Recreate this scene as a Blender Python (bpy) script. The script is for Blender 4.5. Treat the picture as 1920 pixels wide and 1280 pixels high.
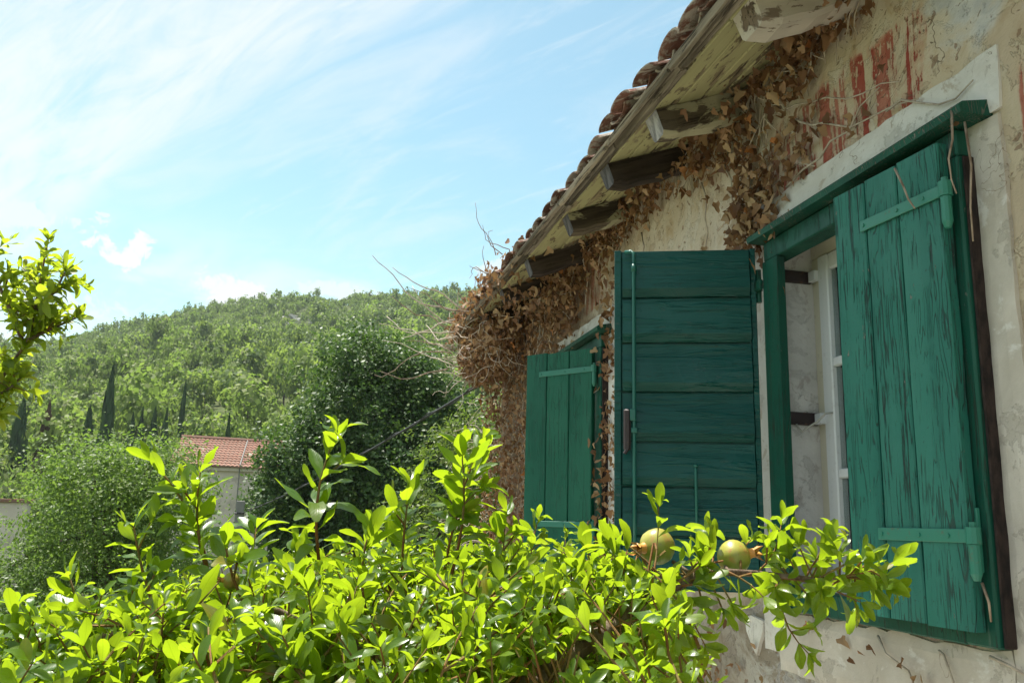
import bpy, bmesh, math, random
import numpy as np
from mathutils import Matrix, Vector, noise
from mathutils.bvhtree import BVHTree

random.seed(7); np.random.seed(7)
R = math.radians
SC = bpy.context.scene
for _o in list(bpy.data.objects):
    bpy.data.objects.remove(_o)
COL = SC.collection

# ------------------------------------------------------------------ camera
CAM = Vector((-1.5, 0.0, 1.6))
cd = bpy.data.cameras.new('camera'); cam = bpy.data.objects.new('camera', cd); COL.objects.link(cam)
cd.sensor_width = 36.0; cd.lens = 1620 / 1920 * 36; cd.clip_start = 0.02; cd.clip_end = 5000
_az, _pi, _ro = R(12.75), R(11.85), R(1.5)
FW = Vector((math.sin(_az) * math.cos(_pi), math.cos(_az) * math.cos(_pi), math.sin(_pi)))
_r0 = Vector((math.cos(_az), -math.sin(_az), 0)); _u0 = _r0.cross(FW)
RT = _r0 * math.cos(_ro) + _u0 * math.sin(_ro); UP = -_r0 * math.sin(_ro) + _u0 * math.cos(_ro)
cam.matrix_world = Matrix(((RT.x, UP.x, -FW.x, CAM.x), (RT.y, UP.y, -FW.y, CAM.y), (RT.z, UP.z, -FW.z, CAM.z), (0, 0, 0, 1)))
SC.camera = cam

# ------------------------------------------------------------------ light
SUN_EL, SUN_AZ = 70.0, -35.0          # degrees; azimuth clockwise from +Y
sd = bpy.data.lights.new('sun', 'SUN'); sun = bpy.data.objects.new('sun', sd); COL.objects.link(sun)
sd.energy = 4.1; sd.angle = R(0.53); sd.color = (1.0, 0.95, 0.86)
_s = Vector((math.sin(R(SUN_AZ)) * math.cos(R(SUN_EL)), math.cos(R(SUN_AZ)) * math.cos(R(SUN_EL)), math.sin(R(SUN_EL))))
sun.rotation_euler = _s.to_track_quat('Z', 'Y').to_euler(); sun.location = (0, 0, 30)
SC.view_settings.view_transform = 'Standard'; SC.view_settings.look = 'None'
SC.view_settings.exposure = 1.38; SC.view_settings.gamma = 1.0; SC.view_settings.use_curve_mapping = False
SKY_STRENGTH = 0.102


# ------------------------------------------------------------------ node helper
class NT:
    def __init__(s, tree): s.t = tree
    def n(s, typ, out=0, **kw):
        nd = s.t.nodes.new(typ)
        for k, v in kw.items():
            if k.startswith('i') and k[1:].isdigit(): s.put(nd.inputs[int(k[1:])], v)
            elif k in nd.inputs: s.put(nd.inputs[k], v)
            elif k.replace('_', ' ') in nd.inputs: s.put(nd.inputs[k.replace('_', ' ')], v)
            else: setattr(nd, k, v)
        return nd.outputs[out]
    def put(s, inp, v):
        if isinstance(v, bpy.types.NodeSocket): s.t.links.new(v, inp)
        elif isinstance(v, (tuple, list)) and inp.type == 'RGBA' and len(v) == 3: inp.default_value = (*v, 1)
        else: inp.default_value = v
    def m(s, op, a, b=0.0, c=0.0, clamp=False): return s.n('ShaderNodeMath', operation=op, i0=a, i1=b, i2=c, use_clamp=clamp)
    def v(s, op, a, b=(0, 0, 0), out=0): return s.n('ShaderNodeVectorMath', out, operation=op, i0=a, i1=b)
    def mul(s, vec, sc): return s.v('MULTIPLY', vec, sc)
    def noise(s, vec, scale=1.0, detail=4.0, rough=0.55, dist=0.0, out=0):
        return s.n('ShaderNodeTexNoise', out, Vector=vec, Scale=scale, Detail=detail, Roughness=rough, Distortion=dist)
    def ss(s, x, a, b, lo=0.0, hi=1.0):
        return s.n('ShaderNodeMapRange', interpolation_type='SMOOTHSTEP', Value=x, i1=a, i2=b, i3=lo, i4=hi)
    def mix(s, f, a, b, blend='MIX'):
        nd = s.t.nodes.new('ShaderNodeMix'); nd.data_type = 'RGBA'; nd.blend_type = blend
        s.put(nd.inputs[0], f); s.put(nd.inputs[6], a); s.put(nd.inputs[7], b); return nd.outputs[2]
    def sep(s, vec):
        nd = s.t.nodes.new('ShaderNodeSeparateXYZ'); s.put(nd.inputs[0], vec); return nd.outputs
    def bump(s, h, strength=0.4, dist=0.01): return s.n('ShaderNodeBump', Height=h, Strength=strength, Distance=dist)


def new_mat(name):
    m = bpy.data.materials.new(name); m.use_nodes = True
    m.node_tree.nodes.clear(); k = NT(m.node_tree)
    return m, k
def finish(k, shader):
    o = k.t.nodes.new('ShaderNodeOutputMaterial'); k.put(o.inputs[0], shader)
def principled(k, col, rough=0.6, bump=None, spec=0.5, metal=0.0, **kw):
    a = dict(Base_Color=col, Roughness=rough, Specular_IOR_Level=spec, Metallic=metal)
    if bump is not None: a['Normal'] = bump
    a.update(kw)
    return k.n('ShaderNodeBsdfPrincipled', **a)
def pos(k): return k.n('ShaderNodeNewGeometry', 0)
def objc(k): return k.n('ShaderNodeTexCoord', 3)
def orand(k): return k.n('ShaderNodeObjectInfo', 5)
def objc_var(k):
    r = orand(k)
    c = k.n('ShaderNodeCombineXYZ', i0=k.m('MULTIPLY', r, 17.3), i1=k.m('MULTIPLY', r, 31.7), i2=k.m('MULTIPLY', r, 53.1))
    return k.v('ADD', objc(k), c)


# ------------------------------------------------------------------ sky
W = bpy.data.worlds.new('World'); SC.world = W; W.use_nodes = True
W.node_tree.nodes.clear(); k = NT(W.node_tree)
skyc = k.n('ShaderNodeTexSky', sky_type='NISHITA', sun_disc=False, sun_elevation=R(SUN_EL), sun_rotation=R(SUN_AZ),
           air_density=1.0, dust_density=0.7, ozone_density=1.3)
d = k.n('ShaderNodeTexCoord', 0)
dx, dy, dz = k.sep(d)
up = k.m('ADD', k.m('MAXIMUM', dz, 0.0), 0.1)
qx = k.m('DIVIDE', dx, up); qy = k.m('DIVIDE', dy, up)
along = k.m('ADD', k.m('MULTIPLY', qx, -0.583), k.m('MULTIPLY', qy, 0.812))
across = k.m('ADD', k.m('MULTIPLY', qx, 0.812), k.m('MULTIPLY', qy, 0.583))
q1 = k.n('ShaderNodeCombineXYZ', i0=k.m('MULTIPLY', along, 0.45), i1=k.m('MULTIPLY', across, 1.5))
wisp = k.noise(q1, 2.2, 7, 0.62, 1.0)
fib = k.noise(k.n('ShaderNodeCombineXYZ', i0=k.m('MULTIPLY', along, 1.2), i1=k.m('MULTIPLY', across, 6.0), i2=3.3), 2.0, 6, 0.65, 0.8)
edge = k.m('ADD', across, k.m('MULTIPLY', k.m('SUBTRACT', wisp, 0.5), 0.55))
band = k.ss(edge, 0.96, 0.74)
thin = k.m('MULTIPLY', k.ss(wisp, 0.46, 0.76), 0.42)
bandm = k.m('MULTIPLY', band, k.ss(k.m('ADD', k.m('MULTIPLY', wisp, 0.6), k.m('MULTIPLY', fib, 0.5)), 0.36, 0.66, 0.06, 0.80))
streak = k.m('MULTIPLY', k.ss(fib, 0.5, 0.75), 0.28)
low = k.m('MULTIPLY', k.ss(dz, 0.34, 0.20), k.ss(k.noise(k.mul(d, (3.0, 3.0, 9.0)), 2.0, 6, 0.6, 0.4), 0.42, 0.66))
cl = k.m('MAXIMUM', k.m('MAXIMUM', bandm, thin), k.m('MAXIMUM', streak, k.m('MULTIPLY', low, 0.85)))
# small cumulus puffs floating low over the ridge
pn = k.noise(d, 44.0, 8, 0.7, 0.5); pn2 = k.noise(d, 14.0, 3, 0.5)
for (cx, cy, cz, wx, wz, amt) in ((-0.212, 0.94, 0.262, 0.036, 0.021, 1.0), (-0.192, 0.94, 0.278, 0.020, 0.022, 1.0), (-0.085, 0.967, 0.236, 0.06, 0.022, 0.95),
                                  (-0.33, 0.90, 0.292, 0.11, 0.016, 0.7), (0.19, 0.93, 0.285, 0.05, 0.02, 0.6), (0.01, 0.965, 0.25, 0.05, 0.012, 0.7), (-0.29, 0.93, 0.21, 0.08, 0.02, 0.6),
                                  (-0.33, 0.80, 0.50, 0.05, 0.012, 0.6)):
    ddx = k.m('DIVIDE', k.m('SUBTRACT', dx, cx), wx); ddz = k.m('DIVIDE', k.m('SUBTRACT', dz, cz), wz)
    rr = k.m('SQRT', k.m('ADD', k.m('MULTIPLY', ddx, ddx), k.m('MULTIPLY', ddz, ddz)))
    rr = k.m('ADD', rr, k.m('MULTIPLY', k.m('ADD', k.m('SUBTRACT', pn, 0.5), k.m('SUBTRACT', pn2, 0.5)), 2.8))
    puff = k.m('MULTIPLY', k.m('MULTIPLY', k.ss(rr, 1.0, 0.6), k.ss(dy, 0.0, 0.2)), amt)
    cl = k.m('MAXIMUM', cl, puff)
cl = k.m('MULTIPLY', cl, k.ss(dz, -0.02, 0.06))
skyb = k.mix(1.0, skyc, (0.82, 0.95, 0.74), 'MULTIPLY')
fin = k.mix(cl, skyb, (3.75, 3.85, 3.9))
bg = k.n('ShaderNodeBackground', Color=fin, Strength=SKY_STRENGTH)
wo = k.t.nodes.new('ShaderNodeOutputWorld'); k.put(wo.inputs[0], bg)


# ------------------------------------------------------------------ objects helper
def tag(o, label=None, cat=None, group=None, kind=None):
    if label: o['label'] = label
    if cat: o['category'] = cat
    if group: o['group'] = group
    if kind: o['kind'] = kind
    return o
def thing(name, loc, label, cat, group=None, rz=0.0):
    o = bpy.data.objects.new(name, None); COL.objects.link(o); o.empty_display_size = 0.1
    o.location = loc; o.rotation_euler = (0, 0, rz)
    return tag(o, label, cat, group)
def wloc(o):
    v = Vector((0, 0, 0))
    while o is not None: v += Vector(o.location); o = o.parent
    return v
def link(name, me, parent=None, loc=(0, 0, 0)):
    o = bpy.data.objects.new(name, me); COL.objects.link(o)
    if parent is not None: o.parent = parent
    o.location = loc
    return o


class MB:
    """collects faces; build() links them as one mesh object"""
    def __init__(s): s.V = []; s.F = []; s.MI = []
    def add(s, vs, fs, mi=0):
        b = len(s.V); s.V += [tuple(v) for v in vs]
        for f in fs: s.F.append(tuple(i + b for i in f)); s.MI.append(mi)
        return s
    def box(s, x0, x1, y0, y1, z0, z1, bev=0.0, mi=0, jit=0.0, M=None):
        bm = bmesh.new(); bmesh.ops.create_cube(bm, size=1.0)
        for v in bm.verts:
            v.co = Vector(((x0 + x1) / 2 + v.co.x * (x1 - x0), (y0 + y1) / 2 + v.co.y * (y1 - y0), (z0 + z1) / 2 + v.co.z * (z1 - z0)))
            if jit: v.co += Vector((random.uniform(-jit, jit), random.uniform(-jit, jit), random.uniform(-jit, jit)))
        if bev: bmesh.ops.bevel(bm, geom=bm.edges[:], offset=bev, segments=1, affect='EDGES')
        bm.verts.index_update()
        vs = [(M @ v.co if M else v.co)[:] for v in bm.verts]; fs = [[v.index for v in f.verts] for f in bm.faces]
        bm.free(); return s.add(vs, fs, mi)
    def tube(s, pts, rad, n=6, mi=0, cap=True):
        pts = [Vector(p) for p in pts]; m = len(pts)
        if not isinstance(rad, (list, tuple)): rad = [rad] * m
        ref = Vector((0.13, 0.27, 1)).normalized(); vs = []; fs = []
        for i, p in enumerate(pts):
            t = (pts[min(i + 1, m - 1)] - pts[max(i - 1, 0)])
            if t.length < 1e-9: t = Vector((0, 0, 1))
            t.normalize()
            a = t.cross(ref)
            if a.length < 0.05: a = t.cross(Vector((1, 0, 0)))
            a.normalize(); b = t.cross(a)
            for j in range(n):
                g = 2 * math.pi * j / n
                vs.append(p + (a * math.cos(g) + b * math.sin(g)) * rad[i])
        for i in range(m - 1):
            for j in range(n):
                j2 = (j + 1) % n
                fs.append((i * n + j, i * n + j2, (i + 1) * n + j2, (i + 1) * n + j))
        if cap: fs.append(tuple(range(n - 1, -1, -1))); fs.append(tuple((m - 1) * n + j for j in range(n)))
        return s.add(vs, fs, mi)
    def mesh(s, name, mats, off=(0, 0, 0), smooth=False):
        me = bpy.data.meshes.new(name); o = Vector(off)
        me.from_pydata([(v[0] - o.x, v[1] - o.y, v[2] - o.z) for v in s.V], [], s.F)
        for m in (mats if isinstance(mats, (list, tuple)) else [mats]): me.materials.append(m)
        me.polygons.foreach_set('material_index', s.MI)
        if smooth: me.polygons.foreach_set('use_smooth', [True] * len(s.F))
        me.update(); return me
    def build(s, name, mats, parent=None, smooth=False, origin=None):
        """coordinates are world (or the parent's frame shifted by its origin when it is turned)"""
        if origin is None:
            A = np.array(s.V); origin = Vector(((A[:, 0].min() + A[:, 0].max()) / 2, (A[:, 1].min() + A[:, 1].max()) / 2, (A[:, 2].min() + A[:, 2].max()) / 2))
        origin = Vector(origin)
        me = s.mesh(name, mats, origin, smooth)
        return link(name, me, parent, origin - (wloc(parent) if parent is not None else Vector((0, 0, 0))))
    def build_local(s, name, mats, parent, smooth=False):
        A = np.array(s.V); c = Vector(((A[:, 0].min() + A[:, 0].max()) / 2, (A[:, 1].min() + A[:, 1].max()) / 2, (A[:, 2].min() + A[:, 2].max()) / 2))
        return link(name, s.mesh(name, mats, c, smooth), parent, c)


def join_mesh(name, templates, insts, mats, mslot=None):
    """templates: [(V ndarray, faces list, mat index list)], insts: [(template, 4x4 ndarray, rnd)] -> one mesh with point attribute rnd"""
    Vs, loops, tot, mi, rn = [], [], [], [], []; base = 0
    cache = []
    for (V, F, MI) in templates:
        cache.append((np.hstack([V, np.ones((len(V), 1))]), np.array([i for f in F for i in f], dtype=np.int32), np.array([len(f) for f in F], dtype=np.int32), np.array(MI, dtype=np.int32)))
    for (t, M, r) in insts:
        V4, L, T, MI = cache[t]
        Vs.append((V4 @ np.asarray(M).T)[:, :3]); loops.append(L + base); tot.append(T); mi.append(MI); rn.append(np.full(len(V4), r, dtype=np.float32)); base += len(V4)
    Vs = np.concatenate(Vs); loops = np.concatenate(loops); tot = np.concatenate(tot); mi = np.concatenate(mi); rn = np.concatenate(rn)
    me = bpy.data.meshes.new(name)
    me.vertices.add(len(Vs)); me.vertices.foreach_set('co', Vs.astype(np.float32).ravel())
    me.loops.add(len(loops)); me.loops.foreach_set('vertex_index', loops)
    me.polygons.add(len(tot)); st = np.zeros(len(tot), dtype=np.int32); st[1:] = np.cumsum(tot)[:-1]
    me.polygons.foreach_set('loop_start', st); me.polygons.foreach_set('material_index', mi)
    for m in mats: me.materials.append(m)
    me.update(calc_edges=True)
    a = me.attributes.new('rnd', 'FLOAT', 'POINT'); a.data.foreach_set('value', rn)
    return me


# ------------------------------------------------------------------ materials
def rnd_value(k):
    return k.m('FRACT', k.m('ADD', k.n('ShaderNodeAttribute', 2, attribute_name='rnd'), orand(k)))

def leaf_mat(name, cols, trans, tfac=0.45, rough=0.35, spec=0.5, vein=False, patch=0.0):
    m, k = new_mat(name)
    r = rnd_value(k)
    cr = k.t.nodes.new('ShaderNodeValToRGB'); k.put(cr.inputs[0], r)
    el = cr.color_ramp.elements
    while len(el) < len(cols): el.new(0.5)
    for i, (p, c) in enumerate(cols): el[i].position = p; el[i].color = (*c, 1)
    col = cr.outputs[0]
    if patch:
        col = k.mix(k.m('MULTIPLY', k.noise(pos(k), patch, 3, 0.6), 0.8), k.mix(1.0, col, (0.72, 0.75, 0.7), 'MULTIPLY'), k.mix(1.0, col, (1.25, 1.2, 1.1), 'MULTIPLY'))
    bmp = None
    if vein:
        lv = k.n('ShaderNodeAttribute', 1, attribute_name='luv'); bl = k.noise(k.v('ADD', lv, k.n('ShaderNodeCombineXYZ', i0=k.m('MULTIPLY', r, 40.0), i1=k.m('MULTIPLY', r, 77.0))), 2.2, 4, 0.65)
        col = k.mix(k.m('MULTIPLY', k.ss(bl, 0.5, 0.7), 0.45), col, k.mix(1.0, col, (1.7, 1.35, 0.9), 'MULTIPLY'))
        col = k.mix(k.ss(k.noise(pos(k), 420.0, 2, 0.5), 0.70, 0.74), col, (0.16, 0.10, 0.03))
        rough = k.ss(bl, 0.3, 0.7, rough, rough + 0.22)
        ox, oy, oz = k.sep(k.n('ShaderNodeAttribute', 1, attribute_name='luv'))
        mid = k.ss(k.m('ABSOLUTE', ox), 0.09, 0.02)
        veins = k.m('SINE', k.m('MULTIPLY', k.m('SUBTRACT', oy, k.m('MULTIPLY', k.m('ABSOLUTE', ox), 0.25)), 70.0))
        col = k.mix(k.m('MULTIPLY', mid, 0.5), col, k.mix(1.0, col, (1.7, 1.5, 1.5), 'MULTIPLY'))
        bmp = k.bump(k.m('ADD', k.m('MULTIPLY', veins, 0.3), k.m('MULTIPLY', mid, -1.0)), 0.10, 0.0006)
        tcol = k.mix(k.m('MULTIPLY', mid, 0.6), k.mix(r, trans, k.mix(1.0, trans, (0.8, 0.88, 0.8), 'MULTIPLY')), k.mix(1.0, trans, (0.65, 0.7, 0.6), 'MULTIPLY'))
    else:
        tcol = k.mix(r, trans, k.mix(1.0, trans, (0.7, 0.85, 0.7), 'MULTIPLY'))
    p = principled(k, col, rough, bmp, spec)
    t = k.n('ShaderNodeBsdfTranslucent', Color=tcol)
    finish(k, k.n('ShaderNodeMixShader', i0=tfac, i1=p, i2=t))
    return m

M_POM = leaf_mat('pomegranate_leaf', [(0.0, (0.040, 0.10, 0.010)), (0.5, (0.070, 0.14, 0.013)), (0.94, (0.11, 0.17, 0.016)), (1.0, (0.22, 0.18, 0.02))], (0.46, 0.62, 0.018), 0.50, 0.22, 0.5, vein=True)
M_POM2 = leaf_mat('young_tree_leaf', [(0.0, (0.05, 0.11, 0.014)), (0.6, (0.075, 0.14, 0.02)), (0.9, (0.12, 0.16, 0.02)), (1.0, (0.25, 0.18, 0.02))], (0.52, 0.62, 0.03), 0.55, 0.35, 0.5, vein=True)
M_DRY = leaf_mat('dry_ivy_leaf', [(0.0, (0.10, 0.052, 0.028)), (0.3, (0.19, 0.10, 0.05)), (0.65, (0.31, 0.185, 0.095)), (0.94, (0.46, 0.33, 0.19)), (1.0, (0.40, 0.15, 0.04))], (0.36, 0.18, 0.07), 0.25, 0.6, 0.3)
M_DARKTREE = leaf_mat('dark_tree_leaf', [(0.0, (0.034, 0.080, 0.022)), (0.6, (0.068, 0.125, 0.030)), (1.0, (0.13, 0.19, 0.04))], (0.14, 0.26, 0.04), 0.24, 0.5, 0.35, patch=1.1)
M_LEFTTREE = leaf_mat('left_tree_leaf', [(0.0, (0.07, 0.125, 0.036)), (0.6, (0.11, 0.175, 0.042)), (1.0, (0.17, 0.23, 0.05))], (0.28, 0.42, 0.06), 0.38, 0.5, 0.35, patch=1.3)
M_LIGHTTREE = leaf_mat('light_bush_leaf', [(0.0, (0.055, 0.10, 0.02)), (0.6, (0.09, 0.14, 0.03)), (1.0, (0.16, 0.18, 0.05))], (0.24, 0.34, 0.05), 0.35, 0.5, 0.35, patch=1.8)
M_PINE = leaf_mat('pine_needles', [(0.0, (0.040, 0.075, 0.028)), (0.2, (0.10, 0.155, 0.045)), (0.55, (0.16, 0.215, 0.058)), (0.85, (0.21, 0.255, 0.07)), (1.0, (0.20, 0.21, 0.11))], (0.32, 0.43, 0.08), 0.40, 0.6, 0.2, patch=0.22)
M_CYP = leaf_mat('cypress_foliage', [(0.0, (0.035, 0.07, 0.028)), (1.0, (0.07, 0.115, 0.042))], (0.07, 0.13, 0.03), 0.25, 0.7, 0.2)
M_DEADCYP = leaf_mat('dead_cypress_foliage', [(0.0, (0.09, 0.055, 0.035)), (1.0, (0.16, 0.10, 0.07))], (0.12, 0.08, 0.05), 0.15, 0.8, 0.1)

def bark_mat(name, a, b, scale=18.0, rough=0.8):
    m, k = new_mat(name); c = objc(k)
    n = k.noise(k.mul(c, (1, 1, 0.4)), scale, 5, 0.65)
    finish(k, principled(k, k.mix(k.ss(n, 0.35, 0.65), a, b), rough, k.bump(n, 0.5, 0.01), 0.25)); return m
M_BARKD = bark_mat('dark_bare_timber', (0.012, 0.009, 0.009), (0.045, 0.030, 0.026), 40)
M_BARK = bark_mat('tree_bark', (0.07, 0.055, 0.04), (0.17, 0.14, 0.11))
M_TWIG = bark_mat('pomegranate_bark', (0.09, 0.055, 0.035), (0.20, 0.15, 0.11), 60)
M_STEM = bark_mat('green_stem', (0.16, 0.13, 0.04), (0.20, 0.09, 0.03), 40)
M_VINE = bark_mat('ivy_stem', (0.16, 0.11, 0.075), (0.38, 0.30, 0.23), 35)
M_VINEP = bark_mat('pale_ivy_stem', (0.36, 0.30, 0.24), (0.50, 0.44, 0.36), 35)

def wall_mat():
    m, k = new_mat('old_limewash_plaster'); P = pos(k); x, y, z = k.sep(P)
    n1 = k.noise(P, 1.7, 5, 0.6, 0.3); n2 = k.noise(P, 7.0, 6, 0.65, 0.4); n3 = k.noise(P, 38.0, 4, 0.6); n4 = k.noise(k.mul(P, (1, 2.5, 0.5)), 4.0, 5, 0.6, 0.2)
    n5 = k.noise(k.v('ADD', P, (4.1, 2.2, 7.7)), 3.1, 6, 0.7, 0.6)
    c = k.mix(k.ss(n1, 0.38, 0.62), (0.50, 0.42, 0.305), (0.56, 0.50, 0.41))
    c = k.mix(k.m('MULTIPLY', k.ss(n2, 0.5, 0.68), 0.7), c, (0.40, 0.29, 0.17))
    c = k.mix(k.m('MULTIPLY', k.ss(n4, 0.52, 0.7), 0.55), c, (0.60, 0.55, 0.46))
    n6 = k.noise(k.v('ADD', P, (7.3, 1.2, 3.9)), 5.0, 8, 0.72, 0.5)
    flake = k.ss(n6, 0.545, 0.56); c = k.mix(k.m('MULTIPLY', flake, 0.5), c, (0.43, 0.335, 0.24)); flake2 = k.ss(n6, 0.425, 0.415); c = k.mix(k.m('MULTIPLY', flake2, 0.4), c, (0.60, 0.565, 0.50))
    # grey lime patch under the eave corner and near the top of the window
    dy_ = k.m('SUBTRACT', y, 1.62); dz_ = k.m('SUBTRACT', z, 2.92)
    gp = k.m('ADD', k.m('SQRT', k.m('ADD', k.m('MULTIPLY', dy_, dy_), k.m('MULTIPLY', k.m('MULTIPLY', dz_, dz_), 0.8))), k.m('MULTIPLY', k.m('SUBTRACT', n5, 0.5), 0.5))
    c = k.mix(k.ss(gp, 0.20, 0.13), c, k.mix(k.ss(n2, 0.4, 0.6), (0.44, 0.45, 0.46), (0.56, 0.56, 0.55)))
    # old red paint showing in ragged vertical streaks
    st = k.noise(k.n('ShaderNodeCombineXYZ', i0=0.0, i1=k.m('MULTIPLY', y, 17.0), i2=k.m('MULTIPLY', z, 1.9)), 1.0, 4, 0.6, 0.45)
    st = k.m('ADD', st, k.m('MULTIPLY', k.m('SUBTRACT', k.noise(k.mul(P, (1, 1, 0.35)), 50.0, 5, 0.7), 0.5), 0.42))
    area = k.m('MULTIPLY', k.m('MULTIPLY', k.ss(y, 1.72, 1.82), k.ss(y, 2.75, 2.35)), k.ss(z, 3.08, 2.88))
    area = k.m('MAXIMUM', area, k.m('MULTIPLY', k.ss(y, 1.53, 1.47), k.ss(k.m('ABSOLUTE', k.m('SUBTRACT', z, 2.45)), 0.28, 0.12)))
    area = k.m('MAXIMUM', area, k.m('MULTIPLY', k.m('MULTIPLY', k.ss(y, 4.3, 4.5), k.ss(y, 5.4, 5.1)), k.ss(z, 2.75, 2.85)))
    area = k.m('ADD', area, k.m('MULTIPLY', k.m('SUBTRACT', n2, 0.5), 0.9))
    pink = k.m('MULTIPLY', k.ss(st, 0.40, 0.50), k.ss(area, 0.2, 0.7)); c = k.mix(k.m('MULTIPLY', pink, 0.5), c, (0.46, 0.25, 0.18))
    red = k.m('MULTIPLY', k.ss(st, 0.500, 0.512), k.ss(area, 0.4, 0.6))
    redc = k.mix(k.ss(n4, 0.35, 0.65), (0.29, 0.06, 0.045), (0.40, 0.17, 0.12)); redc = k.mix(k.ss(n3, 0.58, 0.66), redc, (0.50, 0.38, 0.28))
    c = k.mix(red, c, redc)
    # below the window: greyer lime with flaked spots
    lowm = k.ss(k.m('ADD', z, k.m('MULTIPLY', k.m('SUBTRACT', n5, 0.5), 0.25)), 1.42, 1.30)
    lw = k.mix(k.ss(n5, 0.42, 0.52), (0.26, 0.225, 0.18), (0.47, 0.46, 0.43))
    lw = k.mix(k.ss(n6, 0.51, 0.522), lw, (0.36, 0.34, 0.32)); lw = k.mix(k.ss(n6, 0.60, 0.612), lw, (0.27, 0.22, 0.17))
    lw = k.mix(k.m('MULTIPLY', k.ss(y, 2.62, 3.0), 0.6), lw, (0.26, 0.21, 0.155))
    c = k.mix(lowm, c, lw)
    grime = k.m('MULTIPLY', k.ss(k.m('ADD', y, k.m('MULTIPLY', k.m('SUBTRACT', n2, 0.5), 1.2)), 4.0, 5.0), k.ss(n3, 0.25, 0.5, 0.55, 0.9)); c = k.mix(grime, c, (0.17, 0.115, 0.07))
    spots = k.m('MULTIPLY', k.ss(k.noise(k.v('ADD', P, (9, 3, 1)), 26.0, 3, 0.5, 0.5), 0.64, 0.69), 0.75)
    c = k.mix(spots, c, (0.22, 0.14, 0.09))
    crk = k.m('ABSOLUTE', k.m('SUBTRACT', k.noise(P, 2.6, 5, 0.6, 0.5), 0.5))
    crack = k.m('MULTIPLY', k.m('MULTIPLY', k.ss(crk, 0.0035, 0.001), k.ss(n5, 0.56, 0.62)), 0.7)
    c = k.mix(crack, c, (0.10, 0.07, 0.05))
    peel = k.m('ADD', k.m('MULTIPLY', red, -0.5), k.m('ADD', k.m('MULTIPLY', n2, 0.9), k.m('MULTIPLY', n3, 0.35)))
    peel = k.m('ADD', peel, k.m('ADD', k.m('MULTIPLY', flake, -0.5), k.m('MULTIPLY', flake2, 0.4)))
    peel = k.m('SUBTRACT', peel, k.m('ADD', crack, k.m('MULTIPLY', spots, 0.5)))
    finish(k, principled(k, c, 0.9, k.bump(peel, 0.7, 0.012), 0.15)); return m
M_WALL = wall_mat()

def plaster_mat(name, a, b, dirt, dirtamt=0.6, scale=5.0):
    m, k = new_mat(name); P = pos(k)
    n1 = k.noise(P, scale, 6, 0.65, 0.3); n2 = k.noise(P, scale * 7, 4, 0.6); n3 = k.noise(k.v('ADD', P, (3, 8, 2)), scale * 2.2, 5, 0.7, 0.5)
    c = k.mix(k.ss(n1, 0.35, 0.65), a, b); c = k.mix(k.m('MULTIPLY', k.ss(n3, 0.56, 0.66), dirtamt), c, dirt)
    n6 = k.noise(k.v('ADD', P, (2.3, 6.2, 1.9)), scale * 1.3, 9, 0.75, 0.5); fk = k.ss(n6, 0.56, 0.572); c = k.mix(k.m('MULTIPLY', fk, dirtamt), c, tuple(v_ * 0.84 for v_ in a)); fk2 = k.ss(k.noise(P, scale * 6, 5, 0.7), 0.67, 0.69); c = k.mix(k.m('MULTIPLY', fk2, dirtamt), c, dirt)
    n1 = k.m('SUBTRACT', n1, k.m('MULTIPLY', k.m('ADD', fk, fk2), 0.4))
    crk = k.m('ABSOLUTE', k.m('SUBTRACT', k.noise(P, 4.1, 4, 0.6, 0.4), 0.5))
    c = k.mix(k.m('MULTIPLY', k.m('MULTIPLY', k.ss(crk, 0.004, 0.001), k.ss(k.noise(P, 2.3, 2, 0.5), 0.54, 0.6)), 0.7), c, (0.20, 0.15, 0.11))
    finish(k, principled(k, c, 0.88, k.bump(k.m('ADD', n1, k.m('MULTIPLY', n2, 0.5)), 0.6, 0.008), 0.15)); return m
M_WHITEPL = plaster_mat('white_plaster', (0.58, 0.56, 0.52), (0.68, 0.67, 0.64), (0.36, 0.29, 0.21), 0.6)
M_GREYPL = plaster_mat('grey_buff_plaster', (0.46, 0.42, 0.36), (0.58, 0.54, 0.48), (0.70, 0.69, 0.66), 0.6, 4.0)
M_REVEAL = plaster_mat('reveal_plaster', (0.62, 0.61, 0.60), (0.74, 0.73, 0.72), (0.38, 0.33, 0.32), 0.6, 6.0)
M_FARWALL = plaster_mat('stained_far_wall', (0.54, 0.47, 0.41), (0.64, 0.57, 0.50), (0.36, 0.31, 0.28), 0.6, 0.9)

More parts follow.
